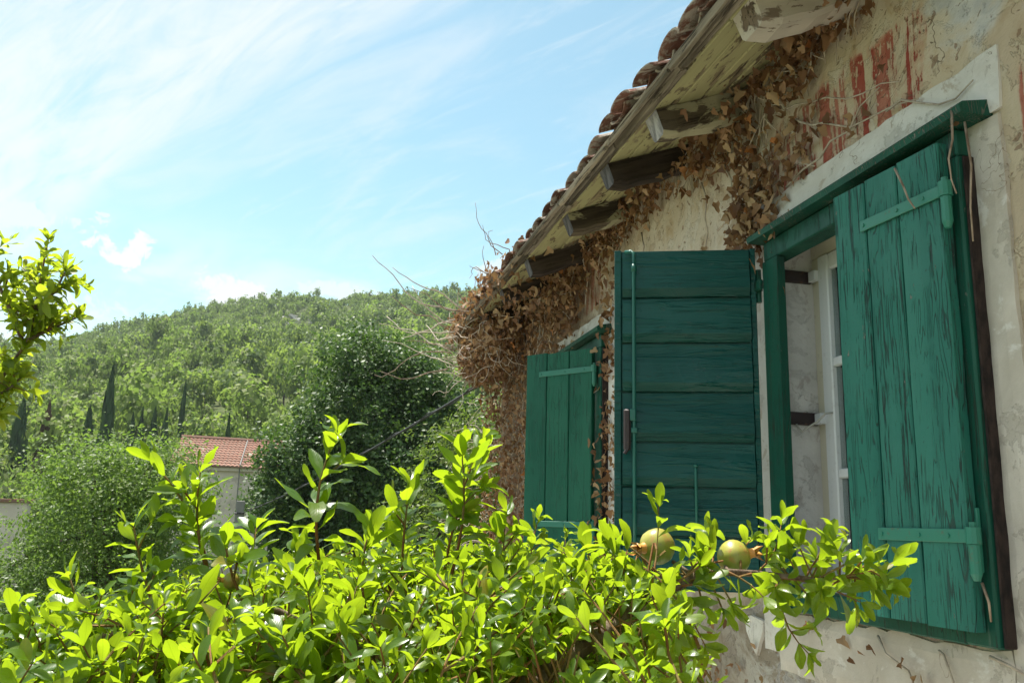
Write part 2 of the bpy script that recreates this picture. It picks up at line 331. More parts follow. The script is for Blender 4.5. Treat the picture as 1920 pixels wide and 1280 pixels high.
def paint_mat(name, a, b, bare, grain='z', cracks=1.0, rough=0.5, blister=0.0, wear=0.3):
    """brushed paint on old timber; grain runs along the piece's local axis"""
    m, k = new_mat(name); c = objc_var(k)
    S = {'z': (1, 1, 0.075), 'x': (0.075, 1, 1)}[grain]
    v = k.mul(c, S)
    rings = k.noise(v, 12.0, 3, 0.5, 0.5)
    lines = k.m('ABSOLUTE', k.m('SUBTRACT', k.m('FRACT', k.m('MULTIPLY', rings, 22.0)), 0.5))
    fine = k.noise(k.mul(c, {'z': (1, 1, 0.045), 'x': (0.045, 1, 1)}[grain]), 120.0, 4, 0.7, 0.2)
    patchn = k.noise(c, 6.0, 4, 0.6, 0.3); big = k.noise(v, 5.0, 4, 0.6)
    cr = k.m('MULTIPLY', k.m('MULTIPLY', k.ss(lines, 0.11, 0.02), k.ss(patchn, 0.46, 0.58)), 0.8)
    cr = k.m('MAXIMUM', cr, k.m('MULTIPLY', k.ss(fine, 0.56, 0.63), k.ss(k.noise(k.mul(c, {'z': (1, 1, 0.25), 'x': (0.25, 1, 1)}[grain]), 8.0, 4, 0.6), 0.44, 0.56)))
    cr = k.m('MULTIPLY', cr, cracks)
    col = k.mix(k.ss(big, 0.35, 0.65), a, b)
    col = k.mix(k.m('MULTIPLY', cr, 0.9), col, bare)
    worn = k.m('MULTIPLY', k.ss(k.noise(k.v('ADD', v, (5, 5, 5)), 16.0, 5, 0.7), 0.64, 0.72), wear)
    col = k.mix(worn, col, (0.24, 0.26, 0.24))
    fade = k.noise(k.v('ADD', c, (1.7, 4.4, 9.1)), 2.6, 4, 0.6); col = k.mix(k.m('MULTIPLY', k.ss(fade, 0.42, 0.66), 0.35), col, k.mix(1.0, col, (2.2, 1.25, 1.3), 'MULTIPLY'))
    fl = k.m('MULTIPLY', k.ss(k.noise(k.mul(c, {'z': (1, 1, 0.3), 'x': (0.3, 1, 1)}[grain]), 46.0, 5, 0.7), 0.66, 0.685), min(1.0, wear * 2.4)); col = k.mix(fl, col, (0.20, 0.20, 0.175))
    col = k.mix(k.m('MULTIPLY', k.ss(k.noise(c, 130.0, 2, 0.5), 0.66, 0.72), 0.5), col, (0.02, 0.03, 0.025))
    h = k.m('ADD', k.m('MULTIPLY', k.m('MAXIMUM', cr, fl), -1.0), k.m('MULTIPLY', fine, 0.35))
    if blister:
        w = k.noise(k.mul(c, {'z': (1, 1, 0.14), 'x': (0.14, 1, 1)}[grain]), 26.0, 3, 0.5, 0.9)
        h = k.m('ADD', h, k.m('MULTIPLY', k.ss(w, 0.50, 0.72), blister))
    finish(k, principled(k, col, k.ss(patchn, 0.2, 0.8, rough - 0.12, rough + 0.15), k.bump(h, 0.8, 0.004), 0.25)); return m
G1, G2 = (0.011, 0.112, 0.086), (0.023, 0.160, 0.122)
M_SHUT = paint_mat('weathered_green_paint', G1, G2, (0.014, 0.026, 0.024), 'z', 1.0, 0.5, wear=0.4)
M_SHUT2 = paint_mat('green_paint_vertical', (0.004, 0.080, 0.050), (0.008, 0.102, 0.062), (0.01, 0.03, 0.024), 'z', 0.55, 0.5, wear=0.08)
M_SHUTH = paint_mat('glossy_green_paint', (0.004, 0.064, 0.056), (0.007, 0.082, 0.068), (0.008, 0.03, 0.026), 'x', 0.35, 0.33, blister=1.3, wear=0.06)
M_FRAME = paint_mat('frame_green_paint', (0.006, 0.066, 0.044), (0.010, 0.088, 0.058), (0.03, 0.028, 0.022), 'z', 0.8, 0.5, wear=0.3)
M_CAP = paint_mat('drip_cap_paint', (0.006, 0.062, 0.042), (0.010, 0.082, 0.054), (0.16, 0.14, 0.12), 'z', 0.9, 0.55, wear=0.7)

def metal_paint(name, col, rough=0.5, rust=0.3):
    m, k = new_mat(name); c = objc_var(k); n = k.noise(c, 40, 5, 0.65); n2 = k.noise(c, 9, 3, 0.6)
    cc = k.mix(k.m('MULTIPLY', k.ss(n, 0.58, 0.68), rust), col, (0.12, 0.06, 0.035))
    finish(k, principled(k, cc, k.ss(n2, 0.3, 0.7, rough - 0.1, rough + 0.1), k.bump(n, 0.3, 0.002), 0.5)); return m
M_STRAP = metal_paint('green_strap_paint', (0.022, 0.180, 0.125), 0.45, 0.4)
M_STRAP2 = metal_paint('green_strap_paint_far', (0.022, 0.165, 0.115), 0.45, 0.2)
M_ROD = metal_paint('green_rod_paint', (0.012, 0.120, 0.092), 0.4, 0.1)
M_IRON = metal_paint('dark_rusty_iron', (0.035, 0.022, 0.024), 0.6, 0.6)
M_GALV = metal_paint('galvanised_hook', (0.45, 0.44, 0.40), 0.45, 0.4)
M_WHITEW = metal_paint('white_joinery_paint', (0.74, 0.76, 0.78), 0.45, 0.12)
M_CREAMW = metal_paint('cream_joinery_paint', (0.66, 0.62, 0.50), 0.5, 0.15)

def wood_mat(name, a, b, paint=None, pthr=0.5, grain='x', rough=0.85):
    m, k = new_mat(name); c = objc_var(k)
    v = k.mul(c, {'x': (0.06, 1, 1), 'y': (1, 0.06, 1)}[grain])
    g = k.noise(v, 70.0, 5, 0.7, 0.2); g2 = k.noise(v, 14.0, 4, 0.6, 0.3); p = k.noise(k.mul(c, {'x': (0.4, 1, 1), 'y': (1, 0.4, 1)}[grain]), 9.0, 5, 0.65, 0.4)
    col = k.mix(k.ss(g2, 0.38, 0.60), a, b); col = k.mix(k.m('MULTIPLY', k.ss(g, 0.53, 0.62), 0.85), col, (0.03, 0.022, 0.015))
    h = g
    col = k.mix(orand(k), col, k.mix(1.0, col, (0.6, 0.6, 0.62), 'MULTIPLY'))
    if paint:
        paint = tuple(paint); pm = k.m('SUBTRACT', 1.0, k.ss(p, pthr, pthr + 0.05))
        pc = k.mix(k.ss(g2, 0.3, 0.7), paint, tuple(v_ * 0.82 for v_ in paint))
        fl = k.ss(k.noise(k.mul(c, {'x': (0.3, 1, 1), 'y': (1, 0.3, 1)}[grain]), 40.0, 5, 0.7), 0.60, 0.64)
        pm = k.m('MULTIPLY', pm, k.m('SUBTRACT', 1.0, fl))
        col = k.mix(pm, col, pc); h = k.m('ADD', k.m('MULTIPLY', g, 0.5), pm)
    finish(k, principled(k, col, rough, k.bump(h, 0.6, 0.004), 0.2)); return m
M_SOFFIT = wood_mat('lichened_soffit_paint', (0.16, 0.13, 0.075), (0.30, 0.25, 0.15), (0.40, 0.385, 0.20), 0.52, 'y')
M_BATTEN = wood_mat('grey_batten_wood', (0.11, 0.095, 0.068), (0.31, 0.27, 0.205), None, 0.5, 'y')
M_RAFTER = wood_mat('weathered_rafter', (0.06, 0.045, 0.03), (0.15, 0.12, 0.08), (0.40, 0.38, 0.25), 0.47)
M_RAFTERP = wood_mat('painted_rafter', (0.16, 0.12, 0.09), (0.28, 0.22, 0.16), (0.50, 0.46, 0.39), 0.56)
M_RAFTERD = wood_mat('dark_rafter', (0.035, 0.026, 0.02), (0.10, 0.075, 0.055))
M_RAFEND = bark_mat('cut_rafter_end', (0.16, 0.16, 0.17), (0.40, 0.40, 0.40), 30)
M_RAFENDD = bark_mat('dark_cut_rafter_end', (0.05, 0.052, 0.06), (0.15, 0.15, 0.17), 30)

def tile_mat(name, a, b, lichen, amt):
    m, k = new_mat(name); P = pos(k); r = orand(k)
    n = k.noise(P, 11, 6, 0.7, 0.6); n2 = k.noise(P, 38, 5, 0.7)
    c = k.mix(k.m('FRACT', k.m('MULTIPLY', r, 7.7)), a, b); c = k.mix(k.m('MULTIPLY', k.ss(n, 0.46, 0.56), amt), c, lichen)
    c = k.mix(k.m('MULTIPLY', k.ss(n2, 0.62, 0.7), 0.6), c, (0.10, 0.07, 0.05))
    finish(k, principled(k, c, 0.95, k.bump(k.m('ADD', n, n2), 0.8, 0.012), 0.1)); return m
M_TILE = tile_mat('terracotta_tile', (0.13, 0.07, 0.05), (0.23, 0.115, 0.085), (0.38, 0.34, 0.29), 1.0)
M_TILEF = tile_mat('far_terracotta', (0.23, 0.115, 0.085), (0.31, 0.17, 0.13), (0.22, 0.16, 0.13), 0.8)

m_, k = new_mat('window_glass'); 
fr = k.n('ShaderNodeFresnel', IOR=1.5)
finish(k, k.n('ShaderNodeMixShader', i0=fr, i1=k.n('ShaderNodeBsdfTransparent', Color=(0.85, 0.9, 0.9)), i2=k.n('ShaderNodeBsdfGlossy', Color=(1, 1, 1), Roughness=0.03))); M_GLASS = m_
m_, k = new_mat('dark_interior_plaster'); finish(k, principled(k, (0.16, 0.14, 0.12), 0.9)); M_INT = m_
m_, k = new_mat('concrete_post'); n = k.noise(pos(k), 6, 5, 0.6); finish(k, principled(k, k.mix(n, (0.15, 0.145, 0.135), (0.24, 0.235, 0.22)), 0.9, k.bump(n, 0.4, 0.01))); M_CONC = m_
m_, k = new_mat('black_cable_rubber'); finish(k, principled(k, (0.03, 0.03, 0.035), 0.6)); M_CABLE = m_

def pom_mat():
    m, k = new_mat('pomegranate_skin'); c = objc(k); x, y, z = k.sep(c)
    n = k.noise(c, 45, 4, 0.6); n2 = k.noise(c, 160, 2, 0.5)
    col = k.mix(k.ss(k.m('ADD', z, k.m('MULTIPLY', k.m('SUBTRACT', n, 0.5), 0.03)), -0.022, 0.014), (0.17, 0.24, 0.03), (0.34, 0.32, 0.06))
    col = k.mix(k.m('MULTIPLY', k.ss(n, 0.50, 0.62), 0.45), col, (0.44, 0.15, 0.07)); col = k.mix(k.m('MULTIPLY', k.ss(n2, 0.62, 0.7), 0.5), col, (0.25, 0.15, 0.06))
    finish(k, principled(k, col, 0.34, k.bump(n2, 0.12, 0.001), 0.5)); return m
M_FRUIT = pom_mat()
m_, k = new_mat('calyx_skin'); c = objc(k); n = k.noise(c, 60, 3, 0.6); finish(k, principled(k, k.mix(n, (0.55, 0.17, 0.03), (0.62, 0.36, 0.08)), 0.45)); M_CALYX = m_
m_, k = new_mat('red_petal'); finish(k, principled(k, (0.55, 0.03, 0.05), 0.5)); M_PETAL = m_

def ground_mat():
    m, k = new_mat('dry_grass_and_scrub'); P = pos(k)
    n = k.noise(P, 0.06, 6, 0.65, 0.4); n2 = k.noise(P, 0.6, 5, 0.65); n3 = k.noise(P, 9, 4, 0.6)
    c = k.mix(k.ss(n2, 0.35, 0.65), (0.055, 0.085, 0.025), (0.10, 0.115, 0.045)); c = k.mix(k.m('MULTIPLY', k.ss(n, 0.55, 0.7), 0.6), c, (0.20, 0.18, 0.12))
    c = k.mix(k.m('MULTIPLY', n3, 0.5), c, (0.05, 0.06, 0.025))
    finish(k, principled(k, c, 0.95, k.bump(k.m('ADD', n2, n3), 0.6, 0.1), 0.1)); return m
M_GROUND = ground_mat()
m_, k = new_mat('limestone'); n = k.noise(pos(k), 0.8, 5, 0.65); finish(k, principled(k, k.mix(n, (0.36, 0.35, 0.33), (0.62, 0.61, 0.58)), 0.9, k.bump(n, 0.6, 0.1))); M_ROCK = m_


# ------------------------------------------------------------------ terrain
_rz = [(-60, 25), (-40, 36), (-25, 46), (-16.7, 55.5), (-12.5, 64), (-8.1, 72.5), (-5, 79.5), (-2.3, 83), (2, 86), (6, 88.5), (10.5, 90), (20, 92), (35, 84), (60, 50)]
def ridge(a):
    return float(np.interp(a, [p[0] for p in _rz], [p[1] for p in _rz]))
def height(x, y):
    dx_, dy_ = x - CAM.x, y - CAM.y; r = math.hypot(dx_, dy_)
    a = math.degrees(math.atan2(dx_, dy_))
    t = min(max((r - 4.5) / 10.0, 0), 1); z = -2.3 * t * t * (3 - 2 * t)
    if r > 60 and abs(a) < 110:
        rd = ridge(max(-60, min(60, a))) * (1 if abs(a) < 60 else max(0, (110 - abs(a)) / 50))
        u = (r - 60) / 280.0
        if u < 1: h = rd * (0.10 * u + 0.90 * (u ** 1.12)) + 2.3 * min(1, u * 5)
        else: h = (rd + 2.3) * max(0.55, 1 - 0.12 * (u - 1) ** 2 - 0.05 * (u - 1))
        z += h + (3.0 * min(1, u * 3)) * noise.noise(Vector((x * 0.018, y * 0.018, 0.3))) + 1.0 * min(1, u * 3) * noise.noise(Vector((x * 0.06, y * 0.06, 1.3)))
    elif r > 15: z += 0.25 * noise.noise(Vector((x * 0.08, y * 0.08, 0.7)))
    return z
rs = [0.0] + list(np.geomspace(1.0, 60, 26)) + list(np.linspace(66, 400, 60)) + list(np.geomspace(430, 900, 8))
NA = 180
gv, gf = [(CAM.x, CAM.y, 0.0)], []
for r in rs[1:]:
    for j in range(NA):
        a = 2 * math.pi * j / NA; x = CAM.x + r * math.sin(a); y = CAM.y + r * math.cos(a); gv.append((x, y, height(x, y)))
for j in range(NA): gf.append((0, 1 + (j + 1) % NA, 1 + j))
for i in range(len(rs) - 2):
    for j in range(NA):
        j2 = (j + 1) % NA; gf.append((1 + i * NA + j, 1 + i * NA + j2, 1 + (i + 1) * NA + j2, 1 + (i + 1) * NA + j))
me = bpy.data.meshes.new('ground'); me.from_pydata(gv, [], gf); me.materials.append(M_GROUND); me.polygons.foreach_set('use_smooth', [True] * len(gf))
tag(link('ground', me), kind='structure')

yb_ = MB(); yg = 24
for i in range(yg + 1):
    for j in range(yg + 1):
        x = -4.6 + 4.58 * i / yg; y = -6.0 + 15.0 * j / yg; yb_.V.append((x, y, height(x, y) + 0.02 + 0.012 * noise.noise(Vector((x * 2, y * 2, 0)))))
for i in range(yg):
    for j in range(yg): yb_.F.append((i * (yg + 1) + j, (i + 1) * (yg + 1) + j, (i + 1) * (yg + 1) + j + 1, i * (yg + 1) + j + 1)); yb_.MI.append(0)
m_, k = new_mat('pale_gravel'); n = k.noise(pos(k), 5, 6, 0.7); n2 = k.noise(pos(k), 70, 3, 0.6)
finish(k, principled(k, k.mix(k.m('ADD', k.m('MULTIPLY', n, 0.6), k.m('MULTIPLY', n2, 0.4)), (0.30, 0.275, 0.23), (0.46, 0.43, 0.38)), 0.95, k.bump(n2, 0.6, 0.01), 0.1))
tag(link('yard', yb_.mesh('yard', m_, smooth=True)), kind='structure')

# ------------------------------------------------------------------ the old house
HY0, HY1, HX1 = -2.6, 6.95, 5.4
house = thing('old_house', (2.7, 2.2, 0), 'old stone house with peeling ochre plaster, green shutters and tiled eave, covered in dead ivy', 'house')
OPEN = [(1.65, 2.57, 1.37, 2.56), (4.285, 5.145, 1.37, 2.60)]   # window openings (y0, y1, z0, z1)

def raf_z(x): return 3.045 + 0.38 * (x + 0.35)
def axis_cuts(lo, hi, extra, step):
    c = sorted(set([lo, hi] + [e for e in extra if lo < e < hi])); out = []
    for a, b in zip(c[:-1], c[1:]):
        n = max(1, int(round((b - a) / step))); out += [a + (b - a) * i / n for i in range(n)]
    return out + [hi]
ys = axis_cuts(HY0, HY1, [v for o in OPEN for v in o[:2]], 0.07); zs = axis_cuts(-0.1, 3.26, [1.37, 2.56, 2.60], 0.07)
wb = MB(); idx = {}
for i, y in enumerate(ys):
    for j, z in enumerate(zs):
        edge_ = any(abs(y - e) < 1e-6 for o in OPEN for e in o[:2]) or any(abs(z - e) < 1e-6 for e in (1.37, 2.56, 2.60))
        x = 0.0 if edge_ else 0.007 * noise.noise(Vector((0, y * 3.1, z * 3.1))) + 0.004 * noise.noise(Vector((3, y * 9, z * 9)))
        idx[i, j] = len(wb.V); wb.V.append((x, y, z))
for i in range(len(ys) - 1):
    for j in range(len(zs) - 1):
        cy, cz = (ys[i] + ys[i + 1]) / 2, (zs[j] + zs[j + 1]) / 2
        if any(o[0] < cy < o[1] and o[2] < cz < o[3] for o in OPEN): continue
        wb.F.append((idx[i, j], idx[i, j + 1], idx[i + 1, j + 1], idx[i + 1, j])); wb.MI.append(0)
# the other three walls, inner faces and ceiling
wb.box(0.012, HX1, HY1 - 0.4, HY1, -0.1, 3.26); wb.box(0.012, HX1, HY0, HY0 + 0.4, -0.1, 3.26); wb.box(HX1 - 0.4, HX1, HY0 + 0.4, HY1 - 0.4, -0.1, 3.26)
wall = wb.build('wall', [M_WALL], house, smooth=True)
cl_ = MB().box(0.41, HX1 - 0.4, HY0 + 0.4, HY1 - 0.4, 3.0, 3.05).box(0.41, HX1 - 0.4, HY0 + 0.4, HY1 - 0.4, 0.0, 0.05).build('ceiling', M_INT, house)
# gable end triangle
gb = MB()
for gy in (HY1, HY1 - 0.3):
    gb.add([(0.0, gy, 3.262), (HX1, gy, 3.262), (HX1 / 2, gy, 3.262 + 0.38 * HX1 / 2)], [(0, 1, 2)])
gb.build('gable', M_WALL, house)

def reveal(o):
    y0, y1, z0, z1 = o; b = MB()
    b.box(0.012, 0.40, y1, y1 + 0.1, z0 - 0.05, z1 + 0.05); b.box(0.012, 0.40, y0 - 0.1, y0, z0 - 0.05, z1 + 0.05)
    b.box(0.012, 0.40, y0, y1, z1, z1 + 0.1); b.box(0.012, 0.40, y0, y1, z0 - 0.1, z0)
    return b.build('window_reveal', M_REVEAL, house)

def slab(y0, y1, z0, z1, th, ragged, mat, name, ny=None):
    """thin plaster skin with an uneven face and ragged outline standing just proud of the wall"""
    b = MB(); n = max(2, int((y1 - y0) / 0.03)); m2 = max(2, int((z1 - z0) / 0.03))
    f = {}
    for i in range(n + 1):
        for j in range(m2 + 1):
            y = y0 + (y1 - y0) * i / n; z = z0 + (z1 - z0) * j / m2
            if i in (0, n): y += ragged * noise.noise(Vector((z * 14, y0, 1.7)))
            if j in (0, m2): z += ragged * noise.noise(Vector((y * 14, z0, 4.2)))
            edge_ = i in (0, n) or j in (0, m2)
            f[i, j] = len(b.V); b.V.append((-th + (0.004 if edge_ else 0) + 0.003 * noise.noise(Vector((9, y * 11, z * 11))), y, z))
    for i in range(n):
        for j in range(m2): b.F.append((f[i, j], f[i, j + 1], f[i + 1, j + 1], f[i + 1, j])); b.MI.append(0)
    ring = [f[i, 0] for i in range(n + 1)] + [f[n, j] for j in range(1, m2 + 1)] + [f[i, m2] for i in range(n - 1, -1, -1)] + [f[0, j] for j in range(m2 - 1, 0, -1)]
    base = len(b.V)
    for q in ring: v = b.V[q]; b.V.append((0.02, v[1], v[2]))
    L = len(ring)
    for q in range(L): b.F.append((ring[q], ring[(q + 1) % L], base + (q + 1) % L, base + q)); b.MI.append(0)
    return b.build(name, mat, house, smooth=False)

slab(1.545, 2.74, 2.565, 2.722, 0.012, 0.010, M_WHITEPL, 'window_surround')
slab(1.552, 1.648, 1.05, 2.56, 0.013, 0.007, M_GREYPL, 'window_surround')
slab(2.575, 2.715, 1.22, 2.56, 0.011, 0.006, M_WHITEPL, 'window_surround')
slab(1.655, 2.62, 1.17, 1.352, 0.010, 0.020, M_GREYPL, 'window_surround')
slab(4.17, 5.26, 2.605, 2.74, 0.012, 0.010, M_WHITEPL, 'window_surround')
slab(4.15, 4.277, 1.25, 2.60, 0.011, 0.010, M_WHITEPL, 'window_surround')
# pale flake of plaster under the open leaf
fl = MB()
pts = [(2.80, 1.315), (2.84, 1.30), (2.83, 1.26), (2.79, 1.21), (2.765, 1.19), (2.745, 1.23), (2.72, 1.27), (2.715, 1.305)]
n = len(pts)
fl.add([(-0.012, y, z) for y, z in pts] + [(0.01, y, z) for y, z in pts], [tuple(range(n))] + [(i, n + i, n + (i + 1) % n, (i + 1) % n) for i in range(n)])
fl.build('plaster_flake', M_WHITEPL, house)

def window(o, detail=True):
    y0, y1, z0, z1 = o
    reveal(o)
    fr = MB().box(-0.045, 0.022, y0, y1, z1 - 0.07, z1 - 0.002, 0.004).build('window_frame', M_FRAME, house)
    MB().box(-0.05, 0.024, y0 - 0.005, y0 + 0.093, z0 - 0.008, z1 - 0.072, 0.005).build('jamb', M_FRAME, fr)
    MB().box(-0.040, 0.02, y0 - 0.013, y0 - 0.0065, z0 - 0.006, z1 - 0.075, 0.003).build('frame_edge', M_BARKD, fr)
    jp = [(-0.05, y1 - 0.095), (-0.022, y1 - 0.093), (0.016, y1 - 0.03), (0.016, y1), (-0.05, y1)]
    MB().add([(x, y, z0 - 0.008) for x, y in jp] + [(x, y, z1 - 0.072) for x, y in jp], [(0, 1, 2, 3, 4), (9, 8, 7, 6, 5)] + [(i, 5 + i, 5 + (i + 1) % 5, (i + 1) % 5) for i in range(5)]).build('jamb', M_FRAME, fr)
    MB().box(-0.046, 0.022, y0 + 0.095, y1 - 0.097, z0 - 0.010, z0 + 0.055, 0.004).build('bottom_rail', M_FRAME, fr)
    cap = MB(); ya, yb = y0 - 0.072, y1 + 0.03
    cs = [(-0.088, z1 + 0.003), (-0.092, z1 + 0.020), (-0.082, z1 + 0.030), (0.004, z1 + 0.046), (0.004, z1 + 0.002)]
    cap.add([(x, ya, z) for x, z in cs] + [(x, yb, z) for x, z in cs], [tuple(range(5)), tuple(range(9, 4, -1))] + [(i, 5 + i, 5 + (i + 1) % 5, (i + 1) % 5) for i in range(5)])
    cap.build('drip_cap', M_CAP, fr)
    # inner casement, white, closed
    c0 = MB().box(0.135, 0.19, y0, y1, z1 - 0.045, z1, 0.003).build('casement', M_CREAMW, house)
    for a, b_ in ((y0, y0 + 0.045), (y1 - 0.045, y1)): MB().box(0.137, 0.19, a, b_, z0, z1 - 0.047, 0.003).build('stile', M_CREAMW, c0)
    ym = (y0 + y1) / 2
    for a, b_, hinge in ((y0 + 0.047, ym - 0.002, 1), (ym + 0.002, y1 - 0.047, 0)):
        for s0, s1 in ((a, a + 0.055), (b_ - 0.055, b_)): MB().box(0.128, 0.17, s0, s1, z0 + 0.01, z1 - 0.05, 0.004).build('stile', M_WHITEW, c0)
        for q0, q1 in ((z0 + 0.01, z0 + 0.085), (1.765, 1.795), (2.125, 2.155), (z1 - 0.105, z1 - 0.05)):
            MB().box(0.132, 0.166, a + 0.056, b_ - 0.056, q0, q1, 0.004).build('glazing_bar', M_WHITEW, c0)
        for q0, q1 in ((z0 + 0.086, 1.764), (1.796, 2.124), (2.156, z1 - 0.106)):
            MB().box(0.145, 0.149, a + 0.056, b_ - 0.056, q0, q1).build('pane', M_GLASS, c0)
    if detail:
        for zz in (2.45, 1.963):
            MB().box(0.026, 0.128, y1 - 0.012, y1 + 0.004, zz - 0.022, zz + 0.020, 0.002).build('reveal_bar', M_IRON, house)
            MB().box(0.112, 0.134, y1 - 0.052, y1 - 0.014, zz - 0.02, zz + 0.016, 0.002).build('hinge_plate', M_WHITEW, house)
        hk = MB().tube([(0.128, 2.475, 1.975), (0.105, 2.48, 1.972), (0.085, 2.50, 1.945), (0.06, 2.525, 1.925), (0.05, 2.53, 1.915), (0.04, 2.535, 1.925), (0.035, 2.54, 1.94)], 0.0035, 6)
        hk.build('hook', M_GALV, house, smooth=True)
    return fr
win1 = window(OPEN[0]); win2 = window(OPEN[1], False)

def leaf_root(name, hx, hy, z0, z1, w, phi, bmat, th=0.016, label=None):
    """shutter leaf; local X runs from the hinge outwards, local Z up; origin at the hinge foot"""
    b = MB()
    return b, (hx, hy, z0), phi
def nail_heads(b, xs, zs, y):
    for x in xs:
        for z in zs: b.tube([(x, y, z), (x, y + 0.004, z)], 0.005, 6)

# --- near leaf of the large window: three wide weathered planks, slightly ajar
def plank_leaf(hx, hy, z0, h, widths, phi, mat, smat, name_label, strap_z, strap_len, backrails=True):
    w = sum(widths)
    b = MB()
    for zz in (0.14, h - 0.17): b.box(0.02, w - 0.02, -0.030, -0.002, zz, zz + 0.09, 0.003)
    sh = link('shutter', b.mesh('shutter', M_FRAME), house, Vector((hx, hy, z0)) - wloc(house)); sh.rotation_euler = (0, 0, phi)
    sh['label'] = name_label
    x = 0.0
    for i, pw in enumerate(widths):
        p = MB(); g = 0.0025; ny = 14; x0, x1 = x + g, x + pw - g
        y0_, y1_ = 0.0, 0.030 + random.uniform(-0.002, 0.002)
        vs = []; fs = []
        for j in range(ny + 1):          # slightly uneven long edges
            zz = h * j / ny; za = zz + (random.uniform(-0.004, 0.004) if j in (0, ny) else 0)
            e0 = x0 + 0.0022 * noise.noise(Vector((hx + i, 0.3, zz * 9))); e1 = x1 + 0.0022 * noise.noise(Vector((hx + i, 7.3, zz * 9)))
            c_ = 0.0035
            vs += [(e0, y0_, za), (e1, y0_, za), (e1, y1_ - c_, za), (e1 - c_, y1_, za), (e0 + c_, y1_, za), (e0, y1_ - c_, za)]
        for j in range(ny):
            for q in range(6): fs.append((j * 6 + q, j * 6 + (q + 1) % 6, (j + 1) * 6 + (q + 1) % 6, (j + 1) * 6 + q))
        fs += [tuple(range(5, -1, -1)), tuple(ny * 6 + q for q in range(6))]
        p.add(vs, fs); p.build_local('plank', mat, sh); x += pw
    for zz in strap_z:
        s = MB().box(-0.012, strap_len, 0.0315, 0.0365, zz - 0.015, zz + 0.015, 0.0015)
        s.tube([(-0.014, 0.030, zz - 0.017), (-0.014, 0.030, zz + 0.019)], 0.016, 10)
        nail_heads(s, (0.05, strap_len * 0.5, strap_len - 0.015), (zz,), 0.0355)
        s.build_local('strap_hinge', smat, sh)
        MB().tube([(-0.014, 0.030, zz - 0.095), (-0.014, 0.030, zz - 0.088), (-0.014, 0.030, zz - 0.08), (-0.014, 0.030, zz - 0.018)], [0.007, 0.0095, 0.0125, 0.0125], 10).tube([(-0.014, 0.030, zz + 0.0195), (-0.014, 0.030, zz + 0.03)], 0.008, 8).build_local('hinge_pin', smat, sh)
    return sh
near_leaf = plank_leaf(-0.056, 1.668, 1.398, 1.125, [0.142, 0.118, 0.128], R(90 + 5), M_SHUT, M_STRAP, 'heavily weathered plank leaf standing ajar', [0.20, 1.00], 0.275)
small_leaf = plank_leaf(-0.055, 4.345, 1.385, 1.145, [0.155, 0.155, 0.15], R(90 + 36), M_SHUT2, M_STRAP2, 'narrower plank leaf half open on the far window', [0.215, 1.03], 0.36)
MB().box(-0.062, -0.0515, 1.664, 1.70, 1.52, 1.66, 0.002).build('hinge_plate', M_STRAP, house)

# --- far leaf of the large window, swung open: lapped horizontal boards, bolt rod and latch
PH = R(159)
b = MB(); LW, LH = 0.482, 1.15
b.box(0.0, 0.018, -0.02, 0.013, 0, LH, 0.002); b.box(LW - 0.024, LW, -0.02, 0.015, 0, LH, 0.002); b.box(0.018, LW - 0.024, -0.02, 0.0, 0, LH, 0.001)
op = link('shutter', b.mesh('shutter', M_SHUTH), house, Vector((-0.055, 2.612, 1.40)) - wloc(house)); op.rotation_euler = (0, 0, PH)
op['label'] = 'far leaf swung wide open, lapped horizontal boards with a bolt rod'
edges = [LH - 0.006, 0.972, 0.812, 0.642, 0.473, 0.325, 0.165, 0.004]
for i in range(7):
    z1_, z0_ = edges[i], edges[i + 1]; p = MB(); x0, x1 = 0.022, LW - 0.028
    cs = [(0.001, z0_ + 0.008), (0.010, z0_ + 0.008), (0.033, z0_ + 0.034), (0.033, z0_ + 0.037), (0.0225, z0_ + (z1_ - z0_) * 0.62), (0.0135, z0_ + (z1_ - z0_) * 0.80), (0.0125, z1_ - 0.001), (0.001, z1_ - 0.001)]
    if i in (0, 1): cs = [(0.001, z0_ + 0.008), (0.010, z0_ + 0.008), (0.033, z0_ + 0.034), (0.033, z0_ + 0.038), (0.025, z0_ + 0.085), (0.017, z1_ - 0.012), (0.015, z1_ - 0.002), (0.001, z1_ - 0.001)]
    m7 = len(cs); NX = 12; vs = []; fs = []
    for q in range(NX + 1):
        xx = x0 + (x1 - x0) * q / NX
        for (yy, zz) in cs: vs.append((xx, yy + (0.0012 * noise.noise(Vector((xx * 14, zz * 20, i))) if yy > 0.005 else 0), zz))
    for q in range(NX):
        for e in range(m7): fs.append((q * m7 + e, q * m7 + (e + 1) % m7, (q + 1) * m7 + (e + 1) % m7, (q + 1) * m7 + e))
    fs += [tuple(range(m7 - 1, -1, -1)), tuple(NX * m7 + e for e in range(m7))]
    p.add(vs, fs); p.build_local('board', M_SHUTH, op)
rx = LW - 0.067
MB().tube([(rx + 0.03, 0.03, LH - 0.012), (rx + 0.008, 0.037, LH - 0.012), (rx, 0.040, LH - 0.02), (rx, 0.040, LH - 0.07), (rx, 0.038, 0.7), (rx, 0.038, 0.3), (rx, 0.038, 0.02)], 0.0065, 8).tube([(rx, 0.04, LH - 0.085), (rx, 0.04, LH - 0.06)], 0.0105, 8).build_local('bolt_rod', M_ROD, op, True)
MB().box(rx + 0.012, rx + 0.036, 0.034, 0.048, 0.445, 0.585, 0.006).tube([(rx + 0.02, 0.045, 0.455), (rx + 0.032, 0.046, 0.435)], 0.006, 6).build_local('latch_handle', M_IRON, op)
MB().box(rx - 0.006, rx + 0.014, 0.030, 0.050, 0.545, 0.585, 0.003).build_local('rod_bracket', M_ROD, op)
MB().box(rx - 0.01, rx + 0.01, 0.028, 0.049, 0.505, 0.522, 0.002).build_local('rod_bracket', M_ROD, op)
